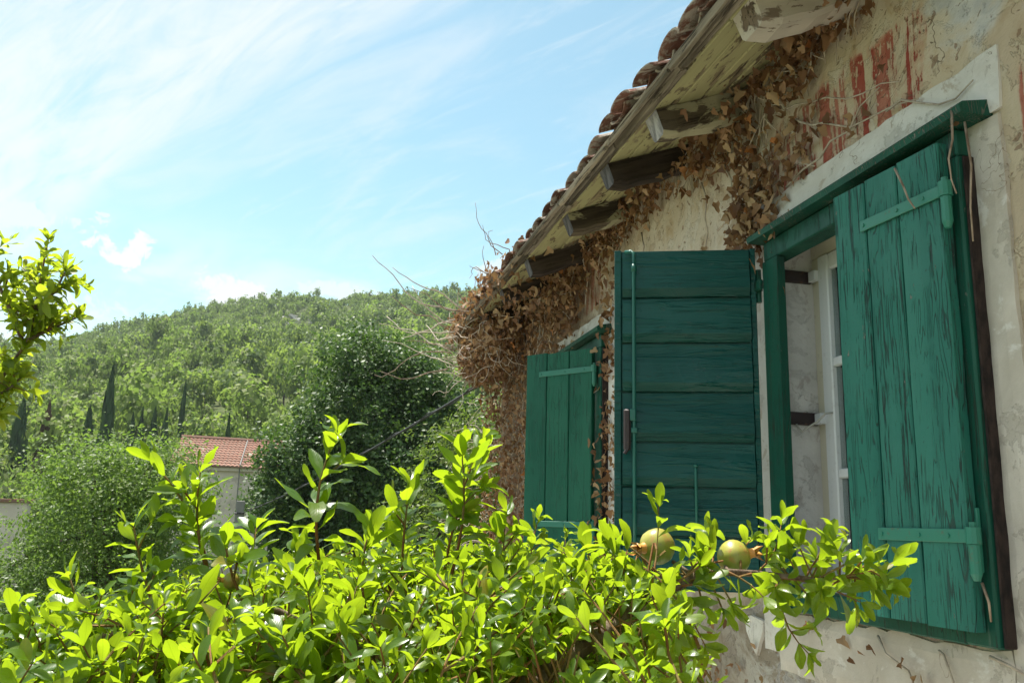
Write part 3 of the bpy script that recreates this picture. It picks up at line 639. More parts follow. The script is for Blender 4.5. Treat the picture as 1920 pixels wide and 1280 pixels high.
MB().tube([(0.215, 0.033, 0.02), (0.215, 0.033, 0.385), (0.215, 0.030, 0.40)], 0.0055, 6).tube([(0.215, 0.031, 0.395), (0.215, 0.031, 0.404)], 0.008, 6).build_local('bolt_rod', M_ROD, op, True)
MB().tube([(-0.010, 0.0, LH - 0.19), (-0.010, 0.0, LH - 0.075)], 0.010, 8).tube([(-0.010, 0.0, LH - 0.15), (-0.010, 0.0, LH - 0.115)], 0.014, 8).build_local('hinge_pin', M_FRAME, op)
MB().box(-0.066, -0.0515, 2.565, 2.605, 2.395, 2.43, 0.003).build('hinge_plate', M_FRAME, house)

# --- rafters
RAF = [(2.06, 0.125, 0.095, M_RAFTERP, M_RAFTERP, -0.355), (2.77, 0.10, 0.108, M_RAFTER, M_RAFEND, -0.355), (3.27, 0.10, 0.106, M_RAFTERD, M_RAFENDD, -0.365), (3.90, 0.10, 0.104, M_RAFTER, M_RAFENDD, -0.35), (4.66, 0.10, 0.104, M_RAFTERD, M_RAFENDD, -0.36),
       (5.35, 0.09, 0.09, M_RAFTERD, M_RAFENDD, -0.36), (6.05, 0.09, 0.09, M_RAFTERD, M_RAFENDD, -0.36), (6.72, 0.09, 0.09, M_RAFTERD, M_RAFENDD, -0.36)] + [(y, 0.09, 0.09, M_RAFTER, M_RAFEND, -0.355) for y in (1.45, 0.75, 0.05, -0.7, -1.5, -2.3)]
sl = math.atan(0.38); Mr = Matrix.Rotation(-sl, 4, 'Y')
for (y, w, h, mt, me_, xe) in RAF:
    L = 0.75; b = MB(); cs = []
    n = 12
    for i in range(n + 1):
        t = L * i / n; j = 0.007
        hw = w / 2 + random.uniform(-j, j) * 0.6; dn = -h + 0.045 + random.uniform(-j, j)
        if i == 0: dn += 0.012
        cs.append([(t, -hw, 0.045), (t, hw, 0.045), (t, hw - 0.006, dn + 0.012), (t, hw - 0.018, dn), (t, -hw + 0.016, dn + 0.002), (t, -hw, dn + 0.014)])
    vs = [v for c_ in cs for v in c_]; fs = []
    for i in range(n):
        for q in range(6): fs.append((i * 6 + q, (i + 1) * 6 + q, (i + 1) * 6 + (q + 1) % 6, i * 6 + (q + 1) % 6))
    b.add(vs, fs); b.add([v for v in cs[0]], [tuple(range(6))], 1); b.add(cs[-1], [tuple(range(5, -1, -1))], 0)
    o = link('rafter', b.mesh('rafter', [mt, me_]), house, Vector((xe, y, raf_z(xe))) - wloc(house)); o.rotation_euler = (0, -sl, random.uniform(-0.02, 0.02))

# --- soffit boards, battens, deck
def slope_box(x0, x1, y0, y1, dz0, dz1, name, mat, parent, bev=0.002):
    """box lying in the roof slope; dz measured above the rafter tops"""
    c = math.cos(sl); b = MB(); b.box(x0 / c, x1 / c, y0, y1, dz0, dz1, bev, jit=0.0012)
    M = Matrix.Translation(Vector((0, 0, raf_z(0) + 0.0475))) @ Mr
    b.V = [tuple(M @ Vector(v)) for v in b.V]
    return b.build(name, mat, parent)
yb = [-2.7, 0.05, 2.14, 3.27, 4.66, 6.05, 7.03]
soff = slope_box(-0.44, 0.0, HY0 - 0.1, HY1 + 0.08, 0.026, 0.036, 'eave', M_BATTEN, house)
for xa, xb in ((-0.372, -0.290), (-0.283, -0.185), (-0.178, -0.100), (-0.093, -0.012)):
    off = random.choice((0, 1))
    cuts = [yb[0]] + [y for i, y in enumerate(yb[1:-1]) if (i + off) % 2 == 0] + [yb[-1]]
    for a, c_ in zip(cuts[:-1], cuts[1:]): slope_box(xa, xb, a + 0.002, c_ - 0.002, 0.001 + random.uniform(-0.002, 0.008), 0.0245, 'soffit_board', M_SOFFIT, soff)
def rough_board(x0, x1, y0, y1, dz0, dz1, name, mat, parent, amp=0.004):
    """split, wavering length of old timber lying in the roof slope"""
    c = math.cos(sl); n = max(4, int((y1 - y0) / 0.05)); b = MB(); sd_ = random.random() * 50
    nz = lambda y, q, f: amp * (noise.noise(Vector((y * f, q * 7.1, sd_))) + 0.6 * noise.noise(Vector((y * f * 4, q * 3.3, sd_ + 9))))
    for i in range(n + 1):
        y = y0 + (y1 - y0) * i / n + (random.uniform(-0.006, 0.006) if i in (0, n) else 0)
        P_ = [(x0 / c + nz(y, 0, 3), dz0 + 0.004 + nz(y, 1, 3)), (x0 / c + 0.006 + nz(y, 2, 3), dz0 + nz(y, 3, 4)), ((x0 + x1) / 2 / c, dz0 + 0.003 + 1.4 * nz(y, 4, 5)), (x1 / c - 0.004 + nz(y, 5, 3), dz0 + nz(y, 6, 4)), (x1 / c + nz(y, 7, 3), dz1), (x0 / c + nz(y, 0, 3), dz1)]
        b.V += [(px, y, pz) for px, pz in P_]
    for i in range(n):
        for q in range(6): b.F.append((i * 6 + q, i * 6 + (q + 1) % 6, (i + 1) * 6 + (q + 1) % 6, (i + 1) * 6 + q)); b.MI.append(0)
    b.F += [tuple(range(5, -1, -1)), tuple(n * 6 + q for q in range(6))]; b.MI += [0, 0]
    M = Matrix.Translation(Vector((0, 0, raf_z(0) + 0.0475))) @ Mr
    b.V = [tuple(M @ Vector(v)) for v in b.V]
    return b.build(name, mat, parent)
yq = [-2.7, -1.2, 0.3, 1.55, 2.42, 3.05, 3.72, 4.55, 5.3, 6.2, 7.03]
for a, c_ in zip(yq[:-1], yq[1:]):
    w1 = random.uniform(-0.006, 0.004); rough_board(-0.410 + w1, -0.380, a + 0.004, c_ - 0.010, 0.000 + random.uniform(-0.006, 0.006), 0.0245, 'eave_batten', M_BATTEN, soff)
    if random.random() < 0.9: rough_board(-0.447 + random.uniform(-0.004, 0.008), -0.424, a + random.uniform(0.006, 0.03), c_ - 0.006, 0.006 + random.uniform(-0.006, 0.006), 0.0245, 'eave_batten', M_BATTEN, soff)

# --- roof: deck + barrel tiles
roof = MB(); cz = raf_z(0) + 0.0475 + 0.04; xr = HX1 / 2
for s_, xe in ((1, -0.44), (-1, HX1 + 0.44)):
    def zz_(x): return cz + 0.38 * (x if s_ > 0 else HX1 - x)
    y0, y1 = HY0 - 0.1, HY1 + 0.08
    roof.add([(xe, y0, zz_(xe)), (xr, y0, zz_(xr)), (xr, y1, zz_(xr)), (xe, y1, zz_(xe)), (xe, y0, zz_(xe) + 0.012), (xr, y0, zz_(xr) + 0.012), (xr, y1, zz_(xr) + 0.012), (xe, y1, zz_(xe) + 0.012)],
             [(0, 1, 2, 3), (7, 6, 5, 4), (0, 4, 5, 1), (1, 5, 6, 2), (2, 6, 7, 3), (3, 7, 4, 0)])
roof_o = roof.build('roof', M_BATTEN, house)
def tile_mesh(r0, r1, L, flip):
    b = MB(); n = 8; th = 0.013
    for (t, r) in ((0, r0), (L * 0.5, (r0 + r1) / 2), (L, r1)):
        for q in range(n + 1):
            g = math.pi * q / n; cz_, cy_ = math.sin(g), math.cos(g)
            if flip: cz_ = -cz_
            for rr in (r, r - th): b.V.append((t, cy_ * rr, cz_ * rr * 0.32))
    m2 = 2 * (n + 1)
    for i in range(2):
        for q in range(n):
            for s_ in (0, 1):
                f = (i * m2 + 2 * q + s_, i * m2 + 2 * q + 2 + s_, (i + 1) * m2 + 2 * q + 2 + s_, (i + 1) * m2 + 2 * q + s_)
                b.F.append(f if (s_ == 0) != flip else f[::-1]); b.MI.append(0)
    for i in (0, 2):
        for q in range(n): b.F.append((i * m2 + 2 * q, i * m2 + 2 * q + 1, i * m2 + 2 * q + 3, i * m2 + 2 * q + 2)); b.MI.append(0)
    for q in (0, n):
        for i in range(2): b.F.append((i * m2 + 2 * q, i * m2 + 2 * q + 1, (i + 1) * m2 + 2 * q + 1, (i + 1) * m2 + 2 * q)); b.MI.append(0)
    me = b.mesh('roof_tile', M_TILE, smooth=False); return me, b
t_cov, tb1 = tile_mesh(0.092, 0.072, 0.44, False); t_pan, tb2 = tile_mesh(0.082, 0.092, 0.44, True)
rest = []
ty = HY0 - 0.02; col_i = 0
while ty < HY1 + 0.02:
    for row in range(9):
        for kind in (0, 1):
            x = -0.443 + row * 0.34 + (0.018 if kind else -0.010) + random.uniform(-0.016, 0.016)
            if row == 0 and ty < 2.93: x -= 0.028
            yy = ty + (0.098 if kind == 0 else 0) + random.uniform(-0.010, 0.010)
            z = raf_z(0) + 0.0475 + 0.052 + 0.38 * x + (0.020 if kind else 0.012) + random.uniform(-0.005, 0.007) + (0.012 if ty < 2.93 else 0)
            rot = (random.uniform(-0.09, 0.09), -sl + 0.02 + random.uniform(-0.03, 0.03), random.uniform(-0.06, 0.06))
            if row < 3 and ty > 1.2:
                o = link('roof_tile', t_pan if kind else t_cov, roof_o, Vector((x, yy, z)) - wloc(roof_o)); o.rotation_euler = rot
            else:
                from mathutils import Euler
                rest.append((kind, np.array(Matrix.Translation((x, yy, z)) @ Euler(rot).to_matrix().to_4x4()), random.random()))
    ty += 0.196
me = join_mesh('roof_tiles', [(np.array(tb1.V), tb1.F, tb1.MI), (np.array(tb2.V), tb2.F, tb2.MI)], rest, [M_TILE])
tag(link('roof_tiles', me, roof_o, -wloc(roof_o)), kind='stuff')


# ------------------------------------------------------------------ leaf templates
def oblong_leaf(L, W, bend, fold, wav, nseg=7, tipw=0.12):
    V, F, UV = [], [], []
    for i in range(nseg + 1):
        t = i / nseg
        w = W / 2 * (math.sin(math.pi * t ** 1.12) ** 0.62 * (0.55 + 0.45 * min(1, t / 0.55)) if 0 < t < 1 else 0.0)
        if i == 0: w = 0.0012
        if i == nseg: w = W * tipw
        ang = bend * t; y = L * (math.sin(ang) / bend if abs(bend) > 1e-4 else t); z = -L * ((1 - math.cos(ang)) / bend if abs(bend) > 1e-4 else 0)
        wv = wav * math.sin(t * 9.0)
        V += [(-w, y, z + w * fold + wv * w), (0, y, z), (w, y, z + w * fold - wv * w)]; UV += [(-w / (W / 2), t, 0), (0, t, 0), (w / (W / 2), t, 0)]
    for i in range(nseg):
        a = i * 3; F += [(a, a + 1, a + 4, a + 3), (a + 1, a + 2, a + 5, a + 4)]
    return np.array(V), F, [0] * len(F), UV
POMT = [oblong_leaf(1.0, 0.40, 0.45, 0.30, 0.14), oblong_leaf(1.0, 0.36, 0.9, 0.4, 0.2), oblong_leaf(1.0, 0.43, -0.35, 0.22, 0.16), oblong_leaf(1.0, 0.38, 1.4, 0.2, 0.28), oblong_leaf(1.0, 0.33, 0.2, 0.55, 0.14), oblong_leaf(1.0, 0.42, 0.7, 0.12, 0.3), oblong_leaf(1.0, 0.37, -0.8, 0.35, 0.3), oblong_leaf(1.0, 0.30, 1.0, 0.7, 0.1)]

def ivy_leaf(seed, simple=False):
    rs_ = random.Random(seed)
    pts = [(0.0, 0.0), (0.34, -0.10), (0.52, 0.22), (0.30, 0.42), (0.24, 0.72), (0.0, 1.0), (-0.24, 0.70), (-0.32, 0.42), (-0.50, 0.20), (-0.33, -0.10)]
    cx = 0.0; V = [(0, 0.32, 0)]
    cu, cv, tw = rs_.uniform(-0.6, 2.6), rs_.uniform(-1.6, 1.4), rs_.uniform(-1.5, 1.5)
    for x, y in pts:
        x *= rs_.uniform(0.62, 1.1); y *= rs_.uniform(0.85, 1.08)
        V.append((x * (1 - 0.15 * abs(cu)), y, cu * x * x + cv * 0.4 * (y - 0.3) ** 2 + tw * x * (y - 0.3) * 0.6 + rs_.uniform(-0.05, 0.05)))
    F = [(0, i, i % 10 + 1) for i in range(1, 11)]
    F = [(0, i + 1, (i + 1) % 10 + 1) for i in range(10)]
    return np.array(V), F, [0] * 10, None
IVYT = [ivy_leaf(s) for s in range(16)]

def tmpl_mesh(name, T, mat):
    me = bpy.data.meshes.new(name); me.from_pydata([tuple(v) for v in T[0]], [], T[1]); me.materials.append(mat); me.polygons.foreach_set('use_smooth', [True] * len(T[1]))
    if T[3] is not None:
        a = me.attributes.new('luv', 'FLOAT_VECTOR', 'POINT'); a.data.foreach_set('vector', np.array(T[3], dtype=np.float32).ravel())
    return me
def frame_mat(p, ydir, normal, size):
    y = Vector(ydir).normalized(); z = Vector(normal); x = y.cross(z)
    if x.length < 1e-4: x = y.cross(Vector((0.3, 0.5, 0.8)))
    x.normalize(); z = x.cross(y)
    M = Matrix(((x.x * size, y.x * size, z.x * size, p[0]), (x.y * size, y.y * size, z.y * size, p[1]), (x.z * size, y.z * size, z.z * size, p[2]), (0, 0, 0, 1)))
    return M
def place_leaves(insts, T, mat, parent, name, nparts=300):
    """the leaves that show largest become objects of their own, the rest one mesh"""
    Vs, Ps, owner = [], [], []
    for i, (t, M, r) in enumerate(insts):
        b = len(Vs); A = np.array(M); V = T[t][0] @ A[:3, :3].T + A[:3, 3]
        Vs += [tuple(v) for v in V]
        for f in T[t][1]: Ps.append(tuple(q + b for q in f)); owner.append(i)
    bvh = BVHTree.FromPolygons(Vs, Ps)
    score = []
    for i, (t, M, r) in enumerate(insts):
        c = M @ Vector((0, 0.5, 0.0)); dv = c - CAM; D = dv.length; zc = dv.dot(FW)
        if zc < 0.2: continue
        px = 960 + 1620 * dv.dot(RT) / zc; py = 640 - 1620 * dv.dot(UP) / zc
        if not (10 < px < 1910 and 10 < py < 1270): continue
        hit = bvh.ray_cast(CAM, dv / D, D + 0.05)
        vis = hit[2] is not None and owner[hit[2]] == i
        nz = abs((M.to_3x3() @ Vector((0, 0, 1))).normalized().dot(dv / D))
        score.append(((1.0 if vis else 0.25) * (0.25 + nz) * (M.to_3x3() @ Vector((0, 1, 0))).length / zc, i))
    score.sort(reverse=True); top = set(i for _, i in score[:nparts])
    meshes = [tmpl_mesh(name, t, mat) for t in T]
    inv = Matrix.Translation(-wloc(parent))
    for i in sorted(top):
        t, M, r = insts[i]
        o = bpy.data.objects.new(name, meshes[t]); COL.objects.link(o); o.parent = parent; o.matrix_local = inv @ M
    rest = [(t, np.array(inv @ M), r) for i, (t, M, r) in enumerate(insts) if i not in top]
    if rest:
        me = join_mesh('foliage', [x[:3] for x in T], rest, [mat]); me.polygons.foreach_set('use_smooth', [True] * len(me.polygons))
        if T[0][3] is not None:
            uv = np.concatenate([np.array(T[t][3], dtype=np.float32) for t, _, _ in rest]); a = me.attributes.new('luv', 'FLOAT_VECTOR', 'POINT'); a.data.foreach_set('vector', uv.ravel())
        tag(link('foliage', me, parent), kind='stuff')


# ------------------------------------------------------------------ dead ivy over the house
ivy = thing('dead_ivy', (-0.1, 6.2, 0), 'mass of dry brown dead ivy hanging over the wall and eave of the old house', 'dead ivy')
iv = []
def ivy_add(x, y, z, s=None, out=(-1, 0, 0), hang=0.9):
    s = s or random.choice((0.022, 0.028, 0.033, 0.038, 0.044, 0.056))
    n_ = Vector(out) + Vector((random.gauss(0, 0.55), random.gauss(0, 0.55), random.gauss(0, 0.45)))
    dn = Vector((random.gauss(0, 0.5), random.gauss(0, 0.55), -hang + random.gauss(0, 0.35)))
    iv.append((random.randrange(16), frame_mat((x, y, z), dn, n_, s), random.random()))
def cov_noise(y, z, sc=3.2): return noise.noise(Vector((y * sc, z * sc, 5.5)))
def eave_depth(y): return float(np.interp(y, [1.6, 1.9, 2.2, 2.6, 3.0, 3.4, 3.9, 4.4, 4.9, 5.5], [0.02, 0.05, 0.14, 0.34, 0.20, 0.10, 0.14, 0.28, 0.42, 0.5]))
def in_window2(y, z): return 4.30 < y < 5.16 and 1.36 < z < 2.64
for _ in range(5200):      # far part of the wall, thick
    y = random.uniform(4.75, 6.98); z = random.uniform(0.25, 3.12)
    if in_window2(y, z) and random.random() < 0.93: continue
    if y < 5.25 and 2.62 < z < 2.78 and random.random() < 0.75: continue
    if y < 5.3 and cov_noise(y, z, 5) < -0.42: continue
    dpt = abs(random.gauss(0, 0.05)) + 0.012 + max(0, (y - 5.6)) * 0.10 * random.random()
    ivy_add(-dpt, y, z)
for _ in range(900):       # end of the wall, round the corner
    z = random.uniform(0.3, 3.1); ivy_add(random.uniform(-0.12, 0.35), 6.95 + abs(random.gauss(0.03, 0.07)), z, out=(-0.5, 0.6, 0))
for _ in range(620):       # strip between the far window and the open leaf
    y = random.uniform(3.98, 4.32); z = random.uniform(0.7, 2.95)
    if cov_noise(y, z, 6) < (-0.02 if y < 4.16 else -0.3) : continue
    ivy_add(-abs(random.gauss(0, 0.03)) - 0.015, y, z)
for _ in range(3000):      # fringe under the eave
    y = random.uniform(1.75, 5.3); dd = eave_depth(y); z = 3.20 - abs(random.gauss(0, 0.6)) * dd
    if z < 3.2 - 1.7 * dd or cov_noise(y, z, 7) < -0.22 or random.random() < 0.08: continue
    ivy_add(-abs(random.gauss(0, 0.045)) - 0.012, y, z)
for _ in range(110):       # clinging to the rafters and soffit near the wall
    y = random.uniform(1.9, 5.2); x = -abs(random.gauss(0, 0.09)) - 0.01; ivy_add(x, y, raf_z(x) + random.uniform(-0.10, 0.03), out=(-0.4, -0.6, -0.5))
for _ in range(230):       # tuft at the end of the drip cap
    y = random.gauss(2.66, 0.10); z = random.gauss(2.70, 0.09)
    if y < 2.45 and z < 2.73: continue
    ivy_add(-abs(random.gauss(0.01, 0.03)) - 0.02, y, z, random.uniform(0.03, 0.055))
for _ in range(420):       # above the lintel
    y = random.uniform(1.78, 2.75); z = 2.74 + abs(random.gauss(0, 0.15))
    if z > 3.15 or random.random() > ((y - 1.7) / 1.0) ** 2 or cov_noise(y, z, 6) < -0.02: continue
    ivy_add(-abs(random.gauss(0, 0.02)) - 0.015, y, z, random.uniform(0.026, 0.05))
for _ in range(2300):      # heavy tangle at the far corner of the eave
    p = Vector((random.gauss(0, 1), random.gauss(0, 1), random.gauss(0, 1))).normalized() * random.uniform(0.55, 1.0)
    x, y, z = -0.25 + p.x * 0.20, 6.4 + p.y * 0.7, 2.90 + p.z * 0.27
    ivy_add(x, y, z, out=(p.x, p.y, p.z))
for _ in range(800):       # along the tile edge towards the corner
    y = random.triangular(4.5, 7.05, 6.9); x = random.uniform(-0.50, -0.30); ivy_add(x, y, 3.11 + 0.38 * (x + 0.42) + random.uniform(-0.06, 0.16), out=(-0.7, -0.3, 0.4))
for _ in range(420):       # hanging under the far eave
    y = random.uniform(4.7, 6.8); x = random.uniform(-0.42, -0.02); ivy_add(x, y, raf_z(x) - random.uniform(0.0, 0.22), out=(-0.6, -0.6, -0.2))
for (y, z, n_) in ((2.45, 2.60, 5), (1.62, 2.56, 2), (1.70, 2.48, 1), (2.52, 2.55, 4), (1.95, 1.30, 3), (2.12, 1.27, 3), (2.3, 1.3, 2), (3.0, 1.05, 40), (3.2, 0.95, 50)):
    for _ in range(n_): ivy_add(-0.02 - random.random() * 0.09 * (1 if z > 2 else 0.2), y + random.gauss(0, 0.05 if n_ < 10 else 0.15), z + random.gauss(0, 0.03 if n_ < 10 else 0.12), random.uniform(0.022, 0.04))
place_leaves(iv, IVYT, M_DRY, ivy, 'leaf')

def wander(p, d, n, step, jit, bias=(0, 0, 0), clampx=None):
    pts = [Vector(p)]; d = Vector(d).normalized()
    for i in range(n):
        d = (d + Vector((random.gauss(0, jit), random.gauss(0, jit), random.gauss(0, jit))) + Vector(bias)).normalized()
        q = pts[-1] + d * step
        if clampx is not None: q.x = min(q.x, clampx) if q.x > clampx else max(q.x, clampx - 0.02)
        pts.append(q)
    return pts
# pale stems over the plaster near the window, each a part
for P_ in ([(2.95, 2.74), (2.85, 2.76), (2.75, 2.745), (2.66, 2.765), (2.6, 2.755), (2.5, 2.765), (2.42, 2.775), (2.36, 2.77), (2.27, 2.73)], [(2.52, 3.0), (2.44, 2.985), (2.36, 2.98), (2.28, 2.945), (2.2, 2.92), (2.1, 2.87), (2.02, 2.845), (1.95, 2.83), (1.86, 2.79)],
           [(2.38, 2.93), (2.33, 2.90), (2.28, 2.87), (2.22, 2.85), (2.15, 2.80), (2.08, 2.765), (2.0, 2.745), (1.9, 2.75), (1.8, 2.71)], [(2.45, 2.72), (2.35, 2.74), (2.25, 2.745), (2.18, 2.77), (2.1, 2.76), (2.04, 2.80), (1.95, 2.815)],
           [(3.08, 2.98), (3.05, 2.9), (3.06, 2.82), (3.04, 2.76), (3.07, 2.68), (3.05, 2.62)], [(2.9, 3.02), (2.87, 2.95), (2.83, 2.9), (2.84, 2.83), (2.79, 2.77), (2.78, 2.72)], [(3.75, 3.0), (3.72, 2.92), (3.76, 2.85), (3.7, 2.78), (3.73, 2.72)],
           [(1.92, 2.74), (1.85, 2.73), (1.79, 2.70), (1.72, 2.66), (1.66, 2.655), (1.60, 2.66)], [(2.1, 1.34), (2.06, 1.30), (1.98, 1.27), (1.96, 1.23), (1.95, 1.18)], [(1.88, 1.34), (1.85, 1.31), (1.82, 1.27), (1.825, 1.24)], [(1.7, 1.345), (1.66, 1.325), (1.61, 1.31)]):
    pts = [(-0.018 - 0.006 * random.random(), y + random.gauss(0, 0.006), z + random.gauss(0, 0.006)) for y, z in P_]
    r0 = random.uniform(0.0032, 0.005); MB().tube(pts, [r0 * (1 - 0.6 * i / len(pts)) for i in range(len(pts))], 5).build('stem', M_VINEP, ivy, True)
# dangling dry stems in front of the frame
for P_ in ([(-0.088, 1.605, 2.585), (-0.098, 1.60, 2.50), (-0.115, 1.597, 2.45), (-0.11, 1.60, 2.40), (-0.112, 1.585, 2.36)], [(-0.06, 1.60, 2.55), (-0.058, 1.594, 2.44), (-0.06, 1.605, 2.34), (-0.055, 1.612, 2.26)], [(-0.118, 1.78, 2.50), (-0.12, 1.75, 2.44), (-0.12, 1.735, 2.40), (-0.12, 1.715, 2.37)],
           [(-0.07, 1.655, 1.50), (-0.07, 1.64, 1.46), (-0.06, 1.65, 1.42)]):
    MB().tube(P_, [0.0032 - 0.0004 * i for i in range(len(P_))], 5).build('stem', M_VINE, ivy, True)
# long dead shoots sticking out past the eave corner, each a part
for i in range(13):
    p = (random.uniform(-0.55, -0.40), random.uniform(5.9, 7.0), random.uniform(2.75, 3.15))
    pts = wander(p, (-1.0, random.uniform(-0.5, 0.6), random.uniform(-0.5, 0.6)), random.randint(6, 12), random.uniform(0.05, 0.075), 0.22, (0, 0, 0.02))
    MB().tube(pts, [0.0065 * (1 - 0.7 * j / len(pts)) for j in range(len(pts))], 5).build('stem', random.choice((M_VINE, M_VINEP)), ivy, True)
for i in range(9):
    p = (random.uniform(-0.5, -0.4), random.uniform(4.8, 6.6), random.uniform(3.1, 3.25))
    pts = wander(p, (-0.6, random.uniform(-0.5, 0.5), 0.7), random.randint(5, 9), 0.045, 0.35, (-0.05, 0, -0.08))
    MB().tube(pts, [0.0035 * (1 - 0.7 * j / len(pts)) for j in range(len(pts))], 5).build('stem', M_VINE, ivy, True)
tb = MB()
for i in range(620):      # fine twigs in the tangle and over the wall
    kind = random.random()
    if kind < 0.22:
        p = Vector((random.gauss(0, 1), random.gauss(0, 1), random.gauss(0, 1))).normalized(); p = Vector((-0.26 + p.x * 0.22, 6.45 + p.y * 0.7, 2.93 + p.z * 0.25)); pts = wander(p, (random.gauss(0, 1) - 0.4, random.gauss(0, 1), random.gauss(0, 0.8)), random.randint(4, 9), 0.04, 0.35)
    elif kind < 0.45:
        p = (random.uniform(-0.15, 0.1), 6.98, random.uniform(0.8, 2.9)); pts = wander(p, (-1, 0.4, random.gauss(0, 0.7)), random.randint(4, 9), 0.045, 0.3, (0, 0, -0.04))
    elif kind < 0.85:
        p = (-0.03, random.uniform(4.6, 6.9), random.uniform(0.8, 3.1))
        if in_window2(p[1], p[2]): continue
        pts = wander(p, (-0.1, random.gauss(0, 0.8), random.gauss(0, 1)), random.randint(4, 9), 0.05, 0.25, clampx=-0.03)
    else:
        p = (-0.02, random.uniform(1.95, 4.4), 3.16); dd = eave_depth(p[1]); pts = wander(p, (-0.05, random.gauss(0, 0.7), -1), int(3 + dd * 14), 0.04, 0.3, clampx=-0.02)
    tb.tube(pts, [(0.0038 if kind < 0.62 else 0.0032) * (1 - 0.6 * j / len(pts)) for j in range(len(pts))], 4, cap=False)
tag(tb.build('twigs', M_VINEP, ivy), kind='stuff')


# ------------------------------------------------------------------ pomegranate shrubs
class Shrub:
    def __init__(s): s.leaves = []; s.stems = []; s.twigs = MB()
    def leaf(s, p, d, size, upn=None):
        n_ = Vector(upn or (0, 0, 1)) + Vector((random.gauss(0, 0.45), random.gauss(0, 0.45), random.gauss(0, 0.3)))
        s.leaves.append((random.randrange(8), frame_mat(p, d, n_, size), random.random()))
    def shoot(s, a, b, ls=0.058, gap=0.019, r=0.0032, curve=0.12, part=False, side=True, bare=0.12):
        a, b = Vector(a), Vector(b); L = (b - a).length; ax = (b - a).normalized()
        sd_ = ax.cross(Vector((random.gauss(0, 1), random.gauss(0, 1), random.gauss(0, 1)))).normalized() * L * curve
        n = max(4, int(L / 0.03)); pts = [a.lerp(b, i / n) + sd_ * math.sin(math.pi * i / n) for i in range(n + 1)]
        (s.stems.append((pts, r)) if part else s.twigs.tube(pts, [r * (1 - 0.65 * i / n) for i in range(n + 1)], 5, cap=False))
        t = L * bare; az = random.random() * 6.28
        while t < L:
            f = t / L; q = f * n; i = min(int(q), n - 1); p = pts[i].lerp(pts[i + 1], q - i); tan = (pts[min(i + 1, n)] - pts[max(i - 1, 0)]).normalized()
            e1 = tan.cross(Vector((0.2, 0.1, 1)));
            if e1.length < 0.1: e1 = tan.cross(Vector((1, 0, 0)))
            e1.normalize(); e2 = tan.cross(e1)
            spread = (1.25 - 0.5 * f) * random.uniform(0.8, 1.15); sz = ls * random.uniform(0.72, 1.18) * (1.0 - 0.35 * max(0, (f - 0.8) / 0.2) + (0.0 if f > 0.15 else -0.2))
            for g in (az, az + math.pi):
                if random.random() < 0.07: continue
                rad = e1 * math.cos(g) + e2 * math.sin(g); dr = tan * math.cos(spread) + rad * math.sin(spread)
                s.leaf(p, dr, sz * random.uniform(0.85, 1.1), upn=(tan * 0.9 - rad * 0.5) + Vector((0, 0, 0.35)))
            if side and random.random() < 0.16 and f < 0.75:      # short spur with a whorl
                g = random.random() * 6.28; rad = (e1 * math.cos(g) + e2 * math.sin(g) + tan * 0.6 + Vector((0, 0, 0.5))).normalized()
                s.whorl(p + rad * random.uniform(0.015, 0.04), rad, ls * 0.85, p)
            az += 1.57 + random.gauss(0, 0.25); t += gap * random.uniform(0.8, 1.25)
        s.whorl(pts[-1], (pts[-1] - pts[-2]).normalized(), ls * 0.7, None, 3)
    def whorl(s, p, d, ls, root=None, n=None):
        d = Vector(d).normalized()
        if root is not None: s.twigs.tube([root, p], 0.0016, 4, cap=False)
        e1 = d.cross(Vector((0.31, 0.2, 0.9))).normalized(); e2 = d.cross(e1); a0 = random.random() * 6.28; n = n or random.randint(4, 6)
        for i in range(n):
            g = a0 + i * 2.4; rad = e1 * math.cos(g) + e2 * math.sin(g); sp = random.uniform(0.4, 1.0)
            s.leaf(p, d * math.cos(sp) + rad * math.sin(sp), ls * random.uniform(0.6, 1.15), upn=d * 0.8 - rad * 0.4 + Vector((0, 0, 0.4)))
    def finish(s, parent, leafmat, stemmat, nparts=300, clear=()):
        if clear:
            keep = []
            for (t, M, r) in s.leaves:
                c = M @ Vector((0, 0.5, 0)); ok = True
                for f, rad in clear:
                    f = Vector(f); ax = (f - CAM).normalized(); al = (c - CAM).dot(ax); dd = (c - CAM - ax * al).length; L = (f - CAM).length
                    if al < L + rad * 0.6 and dd < rad * 1.15 and al > L - 0.30: ok = False
                if ok: keep.append((t, M, r))
            s.leaves = keep
        for pts, r in s.stems:
            n = len(pts) - 1; MB().tube(pts, [r * (1 - 0.6 * i / n) for i in range(n + 1)], 6).build('stem', stemmat, parent, True)
        if s.twigs.V: tag(s.twigs.build('twigs', M_STEM, parent), kind='stuff')
        place_leaves(s.leaves, POMT, leafmat, parent, 'leaf', nparts)

